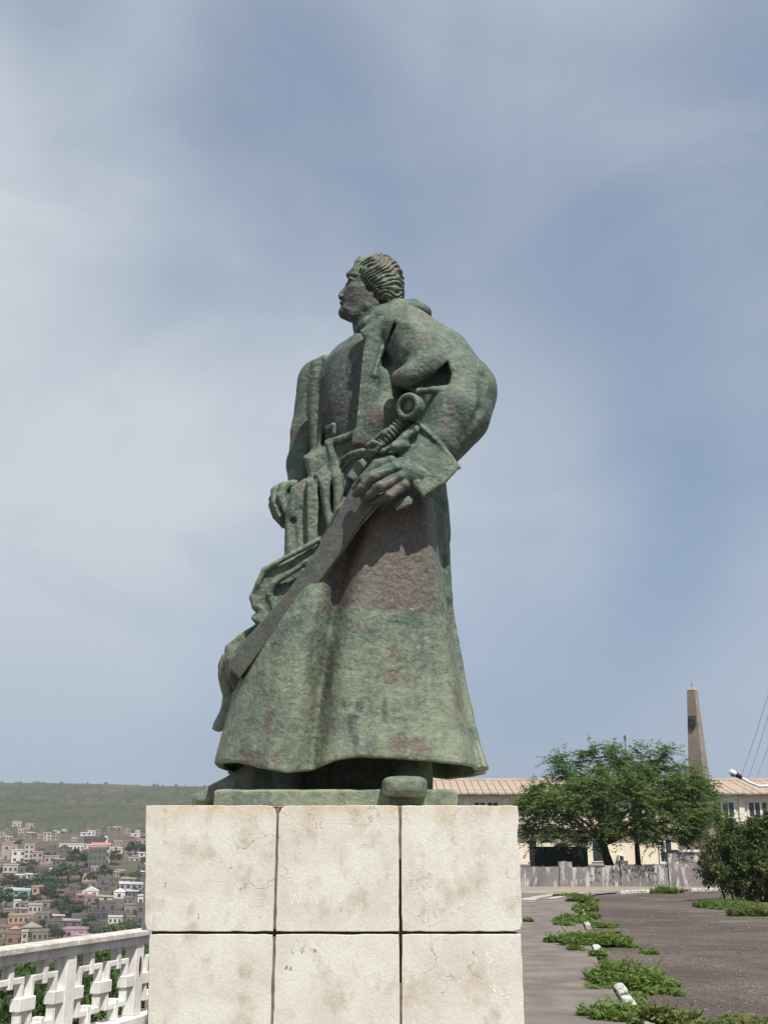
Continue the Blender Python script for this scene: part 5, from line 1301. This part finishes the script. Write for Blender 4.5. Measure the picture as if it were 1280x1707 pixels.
# torso: ellipses turned with the shoulders
ttab = [(900, 0.04, 7.4, .36, .42), (860, 0.03, 7.4, .36, .42), (780, -.02, 7.4, .35, .43), (700, -.07, 7.41, .36, .45), (640, -.10, 7.42, .35, .46), (605, -.10, 7.42, .30, .45), (580, -.09, 7.42, .23, .41), (562, -.07, 7.42, .15, .32), (548, -.06, 7.42, .06, .14)]
tz = np.array([P(640, q[0], 7.42)[2] for q in ttab]); tq = np.array([q[1:] for q in ttab])
fd = np.array((-.79, -.62)); sd_ = np.array((.62, -.79))
def torso(p):
    z = p[:, 2]; cx, cy, a, b = [np.interp(z, tz, tq[:, i]) for i in range(4)]
    dx, dy = p[:, 0] - cx, p[:, 1] - cy
    x = (dx * fd[0] + dy * fd[1]) / a; y = (dx * sd_[0] + dy * sd_[1]) / b
    r = (np.abs(x) ** 2.25 + np.abs(y) ** 2.25) ** (1 / 2.25)
    return smax(smax((r - 1) * np.minimum(a, b), z - tz[-1], 0.02), tz[0] - z, 0.02)
S.add(torso, (-.75, 6.85, tz[0]), (.55, 8.0, tz[-1]), 0.05)
# near sleeve
S.chain([(676, 560, 7.0, .20), (728, 606, 6.88, .235), (770, 652, 6.80, .218), (762, 690, 6.74, .205), (733, 735, 6.70, .16)], 0.06)
S.slab([(655, 534), (680, 512), (712, 530), (742, 552), (772, 580), (800, 608), (816, 636), (819, 660), (813, 690), (798, 722), (778, 752), (752, 780), (712, 760), (694, 705), (690, 640), (660, 580)], 6.90, .20, .17, 0.07)
# back of the coat under the sleeve
S.slab([(700, 800), (738, 800), (744, 930), (742, 990), (700, 990)], 7.42, .30, .12, 0.10)
# collar rolled round the neck, hood behind
S.chain([(598, 549, 7.02, .030), (612, 540, 6.98, .046), (636, 527, 6.97, .060), (664, 515, 7.02, .070), (688, 513, 7.18, .062), (702, 519, 7.34, .055), (690, 524, 7.56, .06), (650, 545, 7.7, .06)], 0.025)
S.chain([(692, 512, 7.10, .040), (708, 520, 7.2, .045), (714, 530, 7.3, .03)], 0.02)
S.ell((655, 545, 7.3), (.22, .30, .12), 0.05)
# near lapel: long raised strip down the chest
S.slab([(600, 552), (632, 528), (655, 522), (650, 545), (636, 585), (626, 620), (620, 660), (615, 700), (606, 742), (588, 740), (595, 690), (600, 640), (606, 595), (609, 570)], 6.975, .075, .035, 0.012, gx=0.10, gz=-0.02)
S.chain([(609, 572, 6.92, .012), (605, 600, 6.905, .014), (600, 645, 6.90, .014), (596, 690, 6.90, .014), (590, 738, 6.91, .016)], 0.02)
S.chain([(652, 536, 6.93, .014), (637, 583, 6.90, .020), (624, 625, 6.90, .018)], 0.02)
# coat panel right of the lapel
S.chain([(645, 640, 6.97, .10), (640, 700, 6.97, .11), (620, 735, 6.97, .09)], 0.08)
S.chain([(672, 640, 6.78, .030), (662, 690, 6.80, .035), (668, 725, 6.80, .03)], 0.05, 'cut')
# far lapel and the far side of the coat
S.slab([(520, 604), (530, 596), (545, 590), (543, 640), (537, 700), (534, 760), (531, 792), (523, 790), (517, 740), (513, 690), (515, 630)], 7.42, .075, .04, 0.012)
S.chain([(543, 597, 7.34, .014), (541, 645, 7.33, .016), (535, 710, 7.33, .015), (531, 785, 7.33, .015)], 0.02)
S.chain([(522, 605, 7.40, .018), (516, 640, 7.40, .018), (514, 690, 7.40, .018)], 0.02)
S.chain([(549, 605, 7.18, .020), (544, 660, 7.17, .028), (540, 720, 7.17, .028), (538, 780, 7.2, .025)], 0.03, 'cut')
# far arm in its sleeve
S.chain([(538, 640, 7.88, .20), (516, 720, 7.86, .135), (507, 775, 7.80, .125), (503, 815, 7.70, .10)], 0.05)
# tunic: belt edge and gathered cloth at the waist
S.slab([(604, 566), (602, 600), (597, 650), (592, 712), (560, 728), (546, 728), (546, 670), (550, 620), (560, 592), (580, 575)], 6.95, .17, .05, 0.03, 'cut', gx=-0.8)
S.ell((576, 655, 7.25), (.13, .13, .34), 0.06)
S.chain([(548, 738, 7.06, .028), (570, 733, 6.99, .032), (598, 720, 6.92, .026)], 0.010)
# elbow crease: rolled upper fold over a deep hollow, sharp lower lip
S.chain([(735, 594, 6.70, .030), (712, 610, 6.69, .050), (686, 628, 6.71, .060), (664, 630, 6.75, .045)], 0.09)
S.slab([(746, 601), (724, 622), (694, 641), (676, 648), (688, 664), (703, 653), (725, 648), (748, 643), (752, 624)], 6.60, .13, .02, 0.016, 'cut', gx=-0.15)
S.chain([(748, 646, 6.600, .016), (722, 650, 6.585, .020), (698, 652, 6.605, .022)], 0.025)
S.slab([(658, 536), (650, 556), (640, 582), (630, 612), (624, 650), (628, 650), (634, 614), (644, 584), (653, 560), (660, 540)], 6.76, .14, .004, 0.018, 'cut')
S.chain([(806, 628, 6.60, .01), (800, 680, 6.58, .01), (782, 728, 6.58, .01)], 0.05, 'cut')
S.slab([(505, 760), (550, 740), (575, 770), (560, 810), (520, 815)], 7.38, .15, .05, 0.04)
# turned-back cuff
S.slab([(695, 703), (722, 728), (766, 779), (741, 807), (705, 827), (690, 812), (673, 778), (655, 746), (668, 722)], 6.66, .125, .022, 0.010, gx=0.12, gz=0.12)
S.chain([(694, 704, 6.54, .016), (724, 730, 6.55, .016), (766, 779, 6.58, .014)], 0.012)
S.chain([(672, 752, 6.53, .016), (690, 790, 6.52, .014), (706, 826, 6.52, .014)], 0.012)
S.chain([(690, 716, 6.52, .034), (676, 728, 6.51, .026), (664, 737, 6.51, .022)], 0.015)
S.chain([(674, 742, 6.52, .034), (660, 745, 6.50, .034), (656, 752, 6.51, .024)], 0.015)
S.chain([(686, 737, 6.47, .012), (670, 744, 6.46, .016)], 0.015, 'cut')
# cloth gathered below the belt, between the hands
S.slab([(476, 850), (486, 812), (508, 798), (532, 800), (560, 772), (590, 775), (612, 800), (600, 850), (560, 900), (520, 925), (474, 945)], 7.22, .14, .06, 0.04)
S.slab([(511, 800), (531, 798), (531, 850), (528, 905), (512, 918)], 7.07, .05, .018, 0.010)
S.slab([(531, 800), (548, 787), (552, 800), (549, 838), (556, 868), (545, 880), (538, 850)], 7.03, .05, .025, 0.010)
S.slab([(553, 790), (572, 782), (574, 815), (566, 850), (556, 862), (556, 830)], 7.0, .05, .025, 0.010)
S.slab([(522, 792), (548, 769), (568, 792), (556, 808), (536, 806)], 7.06, .05, .02, 0.02)
S.slab([(541, 736), (553, 734), (566, 776), (575, 815), (562, 818), (549, 778)], 7.05, .06, .025, 0.02)
S.chain([(534, 815, 6.98, .010), (536, 850, 6.98, .014), (538, 890, 7.0, .014)], 0.02, 'cut')
S.chain([(553, 800, 6.95, .008), (555, 840, 6.95, .011), (552, 870, 6.95, .01)], 0.02, 'cut')
S.chain([(488, 870, 7.09, .02), (492, 915, 7.08, .02)], 0.03, 'cut'); S.chain([(503, 850, 7.08, .014), (505, 900, 7.07, .018)], 0.03, 'cut')
# swag sweeping down to the left behind the scabbard
S.slab([(440, 946), (480, 927), (520, 905), (560, 880), (592, 846), (600, 870), (560, 935), (500, 1015), (450, 1060), (428, 1042), (420, 1031), (428, 1021), (420, 1013), (418, 996), (427, 973)], 7.16, .13, .05, 0.02)
S.chain([(566, 872, 6.99, .016), (545, 893, 6.99, .018), (500, 917, 6.99, .019), (462, 938, 7.0, .019), (441, 950, 7.02, .020), (430, 973, 7.03, .018), (420, 996, 7.06, .020), (426, 1014, 7.06, .018)], 0.012)
S.chain([(545, 915, 6.975, .016), (510, 938, 6.97, .019), (480, 957, 6.98, .020), (458, 972, 7.0, .020), (449, 990, 7.02, .018), (456, 1014, 7.03, .015)], 0.014)
S.chain([(545, 903, 6.99, .016), (505, 926, 6.98, .022), (470, 945, 6.99, .024), (446, 960, 7.0, .012)], 0.010, 'cut')
S.chain([(530, 938, 6.98, .014), (495, 962, 6.98, .020), (468, 982, 6.99, .018)], 0.010, 'cut')
S.chain([(440, 985, 7.02, .012), (436, 1005, 7.02, .014), (446, 1022, 7.02, .012)], 0.012, 'cut')
S.chain([(428, 1031, 7.07, .022), (424, 1030, 7.10, .018), (442, 1044, 7.05, .02)], 0.012)
# lower fold and the hanging tail behind
S.slab([(428, 1042), (460, 1020), (455, 1060), (420, 1110), (404, 1148), (394, 1150), (380, 1126), (374, 1100), (378, 1077), (400, 1060)], 7.26, .11, .05, 0.02)
S.chain([(426, 1045, 7.16, .016), (400, 1062, 7.17, .018), (380, 1079, 7.19, .018), (377, 1100, 7.2, .018), (384, 1128, 7.2, .018), (394, 1148, 7.2, .018)], 0.012)
S.chain([(420, 1064, 7.14, .012), (402, 1080, 7.14, .016), (390, 1098, 7.15, .012)], 0.012, 'cut')
S.slab([(372, 1088), (385, 1100), (392, 1150), (394, 1175), (384, 1208), (366, 1221), (353, 1216), (356, 1206), (368, 1184), (371, 1160), (363, 1130), (364, 1107)], 7.44, .10, .05, 0.012)
S.slab([(373, 1168), (392, 1152), (402, 1165), (384, 1210), (366, 1220), (356, 1216)], 7.36, .07, .035, 0.012)
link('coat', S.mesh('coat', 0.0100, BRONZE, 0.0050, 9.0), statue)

# ---------------------------------------------------------------- head
H = Sculpt()
HY = 7.40
face = [(597, 430), (589, 438), (586, 445), (577.5, 451.5), (576, 455), (578.5, 460), (578, 467), (572, 478), (561.5, 489), (560.5, 493), (563, 496.5), (568, 497), (566, 501), (564.3, 505), (566.5, 508.2), (565, 511), (567, 514), (563.6, 519), (564.5, 525), (570, 529), (588, 533), (605, 530), (640, 500), (650, 470), (640, 440), (620, 429)]
H.slab(face, HY, .030, .009, 0.0, skew=0.0)
H.slab([(599, 431), (591, 438), (588, 446), (583, 452), (584, 468), (581, 480), (577, 490), (575, 497), (571, 504), (571, 512), (568, 518), (569, 526), (576, 530), (590, 532), (606, 529), (640, 500), (650, 470), (640, 440), (620, 431)], HY, .100, .045, 0.02, skew=0.10)
H.ell((627, 470, HY), (.185, .165, .195), 0.04)
H.ell((600, 492, HY - .055), (.115, .085, .12), 0.05)                      # cheek and jaw, near side
H.ell((600, 492, HY + .055), (.115, .085, .12), 0.05)
H.chain([(573, 521, HY, .034), (590, 526, HY - .07, .036), (612, 512, HY - .115, .034), (618, 492, HY - .13, .03)], 0.04)
H.chain([(573, 521, HY, .034), (590, 528, HY + .07, .036), (612, 518, HY + .115, .034)], 0.04)
H.chain([(579, 455, HY, .018), (583, 453.5, HY - .06, .017), (592, 454, HY - .112, .014)], 0.02)   # brow
H.chain([(583, 456, HY + .06, .017), (592, 460, HY + .112, .014)], 0.02)
for s_ in (-1, 1):
    H.ell((581, 463.5, HY + s_ * .078), (.030, .034, .022), 0.012, 'cut')
    H.ell((584.5, 463.5, HY + s_ * .070), (.026, .030, .017), 0.004)
    H.chain([(580, 461, HY + s_ * .05, .006), (582, 459.8, HY + s_ * .09, .008), (589, 463, HY + s_ * .115, .006)], 0.006)
    H.chain([(580, 466.5, HY + s_ * .05, .005), (584, 467.5, HY + s_ * .09, .006), (589, 465, HY + s_ * .112, .005)], 0.006)
    H.ell((567, 493.5, HY + s_ * .026), (.022, .022, .018), 0.010)           # nostril wing
    H.ell((592, 478, HY + s_ * .105), (.055, .035, .03), 0.03)               # cheekbone
H.chain([(566, 504, HY, .013), (572, 505, HY - .045, .010)], 0.008); H.chain([(567, 511, HY, .014), (573, 509.5, HY - .042, .010)], 0.008)
H.chain([(563, 507.8, HY, .004), (572, 507, HY - .045, .004)], 0.006, 'cut')
H.chain([(612, 520, HY, .135), (622, 550, HY, .145), (628, 580, HY, .17)], 0.03)    # neck
H.chain([(628, 505, HY - .115, .03), (604, 545, HY - .06, .035)], 0.03)             # neck tendon
# hair: thick cap combed back into a bob, cut into locks
def hair(p):
    C = np.array(P(633, 466, HY)); q = p - C
    r = np.array((.190, .205, .212)); k0 = np.sqrt(((q / r) ** 2).sum(1)); k1 = np.sqrt(((q / r ** 2) ** 2).sum(1)) + 1e-9
    f = k0 * (k0 - 1) / k1
    C2 = np.array(P(645, 492, HY)); q2 = p - C2; r2 = np.array((.135, .195, .165)); k0 = np.sqrt(((q2 / r2) ** 2).sum(1)); k1 = np.sqrt(((q2 / r2 ** 2) ** 2).sum(1)) + 1e-9
    f = smin(f, k0 * (k0 - 1) / k1, 0.05)
    # free edge: hairline running from the forehead down past the ear to the nape
    e0 = np.array(P(590, 436, HY)); e1 = np.array(P(603, 458, HY)); e2 = np.array(P(613, 486, HY)); e3 = np.array(P(640, 499, HY)); e4 = np.array(P(668, 508, HY))
    up = np.array(P(680, 400, HY))
    pl = np.array([e0, e1, e2, e3, e4, P(700, 500, HY), P(700, 400, HY), P(575, 400, HY)])[:, [0, 2]]
    t = np.abs(p[:, 1] - HY) * 0.54
    wav = 0.010 * np.sin(q[:, 0] * 75 + q[:, 2] * 60)
    f = smax(f, poly_sd(p[:, 0], p[:, 2] + t, pl) - 0.004 + wav, 0.016)
    return f
H.add(hair, np.array(P(636, 474, HY)) - .28, np.array(P(636, 474, HY)) + .28, 0.006)
def locks(p):
    C = np.array(P(612, 452, HY)); q = p - C
    # locks fan back from the forehead
    ang = np.arctan2(q[:, 2] + 0.35, q[:, 0] + 0.30 + 0.0 * q[:, 1])
    rad = np.hypot(q[:, 2] + 0.35, q[:, 0] + 0.30)
    wob = np.array([mnoise.noise(Vector((x * 9, y * 9, z * 9))) for x, y, z in p.tolist()])
    wob2 = np.array([mnoise.noise(Vector((x * 22 + 5, y * 22, z * 22))) for x, y, z in p.tolist()])
    s = np.sin(ang * 92 + wob * 9.0 + np.abs(q[:, 1]) * 18) 
    ridge = -(0.0085 * s + 0.012 * wob2)
    # only where the hair is
    C0 = np.array(P(633, 466, HY)); d = (p - C0) / np.array((.19, .205, .212)); k = np.sqrt((d ** 2).sum(1)); k = np.maximum(k, np.sqrt((((p - np.array(P(645, 492, HY))) / np.array((.135, .195, .165))) ** 2).sum(1)))
    pl = np.array([P(588, 436, HY), P(601, 458, HY), P(611, 486, HY), P(640, 500, HY), P(668, 510, HY), P(700, 500, HY), P(700, 400, HY), P(575, 400, HY)])[:, [0, 2]]
    ins = np.clip(-poly_sd(p[:, 0], p[:, 2] + np.abs(p[:, 1] - HY) * 0.54, pl) / 0.03, 0, 1) * np.clip((k - 0.8) / 0.1, 0, 1)
    return ridge * ins
H.add(locks, np.array(P(636, 474, HY)) - .28, np.array(P(636, 474, HY)) + .28, 0.0, 'disp')
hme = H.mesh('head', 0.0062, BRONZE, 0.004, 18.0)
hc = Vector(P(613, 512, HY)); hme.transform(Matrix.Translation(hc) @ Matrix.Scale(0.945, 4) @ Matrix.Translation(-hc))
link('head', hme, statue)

# ---------------------------------------------------------------- near hand
def hand(name, palm, fingers, thumb, h=0.006):
    K = Sculpt()
    for c, r in palm: K.ell(c, r, 0.03)
    for ch in fingers: K.chain(ch, 0.006)
    for ch in thumb: K.chain(ch, 0.015)
    return K
K = Sculpt()
K.chain([(704, 800, 6.60, .085), (682, 792, 6.57, .085)], 0.04)
K.ell((667, 788, 6.545), (.085, .060, .105), 0.04)
fr = .0315
K.chain([(652, 768, 6.52, .034), (628, 774, 6.47, fr), (606, 798, 6.48, .029), (592, 813, 6.54, .024)], 0.010)
K.chain([(661, 779, 6.50, .037), (620, 795, 6.44, .034), (603, 814, 6.47, .030), (593, 824, 6.55, .024)], 0.008)
K.chain([(667, 795, 6.50, .037), (634, 811, 6.44, .034), (616, 824, 6.48, .029), (606, 831, 6.56, .024)], 0.008)
K.chain([(674, 809, 6.51, .034), (650, 825, 6.46, .031), (634, 832, 6.50, .027), (621, 836, 6.57, .022)], 0.008)
K.chain([(660, 768, 6.58, .035), (640, 755, 6.60, .032), (622, 762, 6.62, .026)], 0.012)
for a_, b_ in (((656, 775), (622, 785)), ((664, 789), (632, 804)), ((671, 804), (646, 818))):
    K.chain([(a_[0], a_[1], 6.455, .008), (b_[0], b_[1], 6.425, .010)], 0.012, 'cut')
for (u_, v_, y_) in ((661, 778, 6.468), (667, 794, 6.468), (673, 808, 6.482), (652, 767, 6.49)):
    K.ell((u_, v_, y_), (.024, .020, .022), 0.02)
link('hand', K.mesh('hand', 0.006, BRONZE, 0.004, 16.0), statue)

# far hand, closed on the cloth
K = Sculpt()
FY = 7.62
K.chain([(508, 800, FY + .10, .085), (490, 822, FY + .02, .075)], 0.04)
K.ell((478, 835, FY), (.075, .065, .085), 0.04)
K.chain([(506, 806, FY - .04, .026), (488, 808, FY - .06, .034), (473, 812, FY - .06, .036), (468, 828, FY - .09, .032), (478, 852, FY - .12, .026), (484, 862, FY - .12, .018)], 0.012)
K.chain([(470, 812, FY, .034), (459, 818, FY - .02, .033), (458, 838, FY - .05, .031), (468, 860, FY - .08, .026)], 0.009)
K.chain([(462, 822, FY + .05, .032), (455, 832, FY + .04, .031), (457, 850, FY, .030), (468, 868, FY - .04, .025)], 0.009)
K.chain([(460, 832, FY + .10, .03), (454, 842, FY + .09, .028), (460, 860, FY + .05, .027), (472, 874, FY, .024)], 0.009)
K.chain([(470, 850, FY - .02, .05), (476, 872, FY - .02, .035)], 0.03)
link('hand', K.mesh('hand', 0.0065, BRONZE, 0.004, 16.0), statue)

# ---------------------------------------------------------------- sword: scabbard, hilt, pommel, guard
K = Sculpt()
K.slab([(590, 806), (627, 842), (607, 862), (585, 893), (560, 933), (520, 988), (480, 1033), (440, 1078), (410, 1118), (398, 1134), (380, 1120), (386, 1098), (410, 1064), (440, 1032), (480, 985), (520, 930), (547, 886), (570, 842)], 6.80, .05, .016, 0.0, gx=-0.36, gz=0.0)
K.slab([(378, 1096), (392, 1090), (416, 1106), (412, 1124), (398, 1150), (388, 1148), (380, 1128)], 7.08, .06, .022, 0.008)
link('scabbard', K.mesh('scabbard', 0.0065, make_worn(), 0.003, 9.0), statue)

K = Sculpt()
K.slab([(622, 838), (630, 846), (600, 880), (560, 938), (520, 992), (478, 1040), (436, 1086), (430, 1080), (474, 1028), (518, 974), (558, 918), (592, 866)], 6.79, .062, .016, 0.0, gx=-0.36)
link('scabbard_edge', K.mesh('scabbard_edge', 0.0065, BRONZE, 0.003, 9.0), statue)

K = Sculpt()
ax0, ax1 = np.array(P(633, 742, 6.60)), np.array(P(674, 699, 6.56))
K.chain([(630, 745, 6.60, .034), (652, 722, 6.58, .040), (672, 701, 6.56, .034)], 0.0)
L_ = np.linalg.norm(ax1 - ax0); dvec = (ax1 - ax0) / L_
K.add(lambda p: 0.007 * np.sin(((p - ax0) @ dvec) * 2 * math.pi / 0.028), ax0 - .1, ax1 + .1, 0.0, 'disp')
K.chain([(614, 742, 6.56, .018), (622, 738, 6.54, .020), (634, 742, 6.54, .016), (626, 752, 6.55, .016), (616, 750, 6.56, .014)], 0.006)   # loop
K.chain([(628, 730, 6.58, .016), (640, 722, 6.55, .020), (648, 716, 6.55, .014)], 0.01)
K.chain([(640, 752, 6.54, .020), (652, 745, 6.53, .018)], 0.012)
link('hilt', K.mesh('hilt', 0.0055, BRONZE, 0.003, 16.0), statue)

K = Sculpt()
pc = np.array(P(685, 679, 6.50)); nv = np.array((-0.55, -0.80, -0.12)); nv /= np.linalg.norm(nv)
def disc(p):
    q = p - pc; c = q @ nv; r = np.sqrt(np.maximum((q * q).sum(1) - c * c, 0))
    f = smax(np.abs(c) - .036, r - .085, 0.014)
    tor = np.sqrt((r - .070) ** 2 + (c - .034) ** 2) - .018
    f = smax(f, -smax(np.abs(c - .05) - .034, r - .058, 0.008), 0.006)
    boss = np.sqrt((r / 1.0) ** 2 + ((c - .012) / .9) ** 2) - .030
    f = smin(smin(f, tor, 0.006), boss, 0.004)
    return smax(f, -(np.sqrt(r ** 2 + (c - .048) ** 2) - .020), 0.004)
K.add(disc, pc - .13, pc + .13)
K.chain([(676, 697, 6.55, .026), (683, 686, 6.53, .03)], 0.01)
link('pommel', K.mesh('pommel', 0.005, BRONZE, 0.003, 18.0), statue)

K = Sculpt()
K.chain([(569, 778, 6.76, .016), (572, 766, 6.72, .019), (586, 757, 6.66, .020), (604, 752, 6.61, .020), (622, 757, 6.58, .018)], 0.004)
K.chain([(570, 786, 6.76, .012), (580, 770, 6.70, .014), (600, 759, 6.63, .014), (618, 762, 6.60, .012)], 0.010)
K.slab([(578, 794), (590, 772), (604, 764), (612, 772), (598, 798), (590, 803)], 6.70, .035, .014, 0.006)
K.chain([(592, 785, 6.64, .010), (600, 774, 6.63, .012)], 0.01, 'cut')
K.slab([(569, 792), (584, 785), (592, 800), (584, 812), (572, 815)], 6.76, .04, .012, 0.004)
link('guard', K.mesh('guard', 0.0055, BRONZE, 0.003, 16.0), statue)

K = Sculpt()
K.chain([(655, 828, 6.64, .030), (674, 838, 6.56, .034), (684, 834, 6.56, .018)], 0.012)
K.slab([(657, 838), (682, 826), (687, 840), (672, 847), (660, 852)], 6.57, .045, .014, 0.008)
link('quillon', K.mesh('quillon', 0.006, BRONZE, 0.003, 16.0), statue)

# buckle on the belt
K = Sculpt()
K.chain([(545, 713, 7.06, .016), (556, 709, 7.02, .018), (557, 722, 7.02, .014)], 0.006); K.ell((550, 714, 7.04), (.03, .02, .02), .01)
link('buckle', K.mesh('buckle', 0.007, BRONZE, 0.003, 16.0), statue)

# ---------------------------------------------------------------- feet, legs and the cast base
K = Sculpt()
K.chain([(686, 1250, 7.1, .125), (688, 1318, 7.08, .125)], 0.03)
K.ell((674, 1314, 6.68), (.132, .22, .062), 0.03, sq=3.6)
K.chain([(686, 1290, 7.0, .11), (680, 1312, 6.85, .07)], 0.05)
link('boot', K.mesh('boot', 0.009, BRONZE, 0.006, 12.0), statue)
K = Sculpt()
K.slab([(323, 1326), (340, 1315), (370, 1300), (398, 1284), (412, 1270), (470, 1268), (480, 1345), (322, 1345)], 7.42, .20, .07, 0.0)
link('boot', K.mesh('boot', 0.010, BRONZE, 0.006, 12.0), statue)
K = Sculpt()
K.slab([(425, 1255), (690, 1250), (700, 1330), (420, 1330)], 7.55, .24, .08, 0.0)
K.slab([(455, 1262), (500, 1262), (510, 1330), (450, 1330)], 7.24, .12, .08, 0.05)
link('inner_folds', K.mesh('inner_folds', 0.012, BRONZE, 0.008, 8.0), statue)
K = Sculpt()
bz1 = P(560, 1316, 6.62)[2]
def base_(p):
    x0, x1 = P(356, 1320, 6.62)[0], P(763, 1330, 6.62)[0]
    a = np.abs(p[:, 0] - (x0 + x1) / 2) - (x1 - x0) / 2 + .012; b = np.abs(p[:, 1] - 7.42) - .80 + .012; c = np.abs(p[:, 2] - (PLINTH_TOP - .01 + bz1) / 2) - (bz1 - PLINTH_TOP + .01) / 2 + .012
    return np.minimum(np.maximum(np.maximum(a, b), c), 0) + np.sqrt(np.maximum(a, 0) ** 2 + np.maximum(b, 0) ** 2 + np.maximum(c, 0) ** 2) - .012
K.add(base_, (P(350, 1320, 6.62)[0], 6.6, PLINTH_TOP - .02), (P(770, 1330, 6.62)[0], 8.24, bz1 + .02))
link('cast_base', K.mesh('cast_base', 0.012, BRONZE, 0.008, 6.0), statue)

# ================================================================ thin haze over the valley
hm = bpy.data.materials.new('valley_air'); hm.use_nodes = True; ht = hm.node_tree; ht.nodes.clear()
vo = ht.nodes.new('ShaderNodeVolumePrincipled'); vo.inputs['Color'].default_value = (0.80, 0.87, 1.0, 1); vo.inputs['Density'].default_value = 0.00014; vo.inputs['Anisotropy'].default_value = 0.2
oo = ht.nodes.new('ShaderNodeOutputMaterial'); ht.links.new(vo.outputs[0], oo.inputs['Volume'])
zmin = min(v.co.z for v in bpy.data.meshes['terrain'].vertices) - 1.0; zmax = max(v.co.z for v in bpy.data.meshes['terrain'].vertices) + 8.0
tag(MB().box2((-1520, -320, zmin), (1420, 2320, zmax)).build('haze', hm), 'thin pale haze over the valley and the hill', 'haze', kind='stuff')
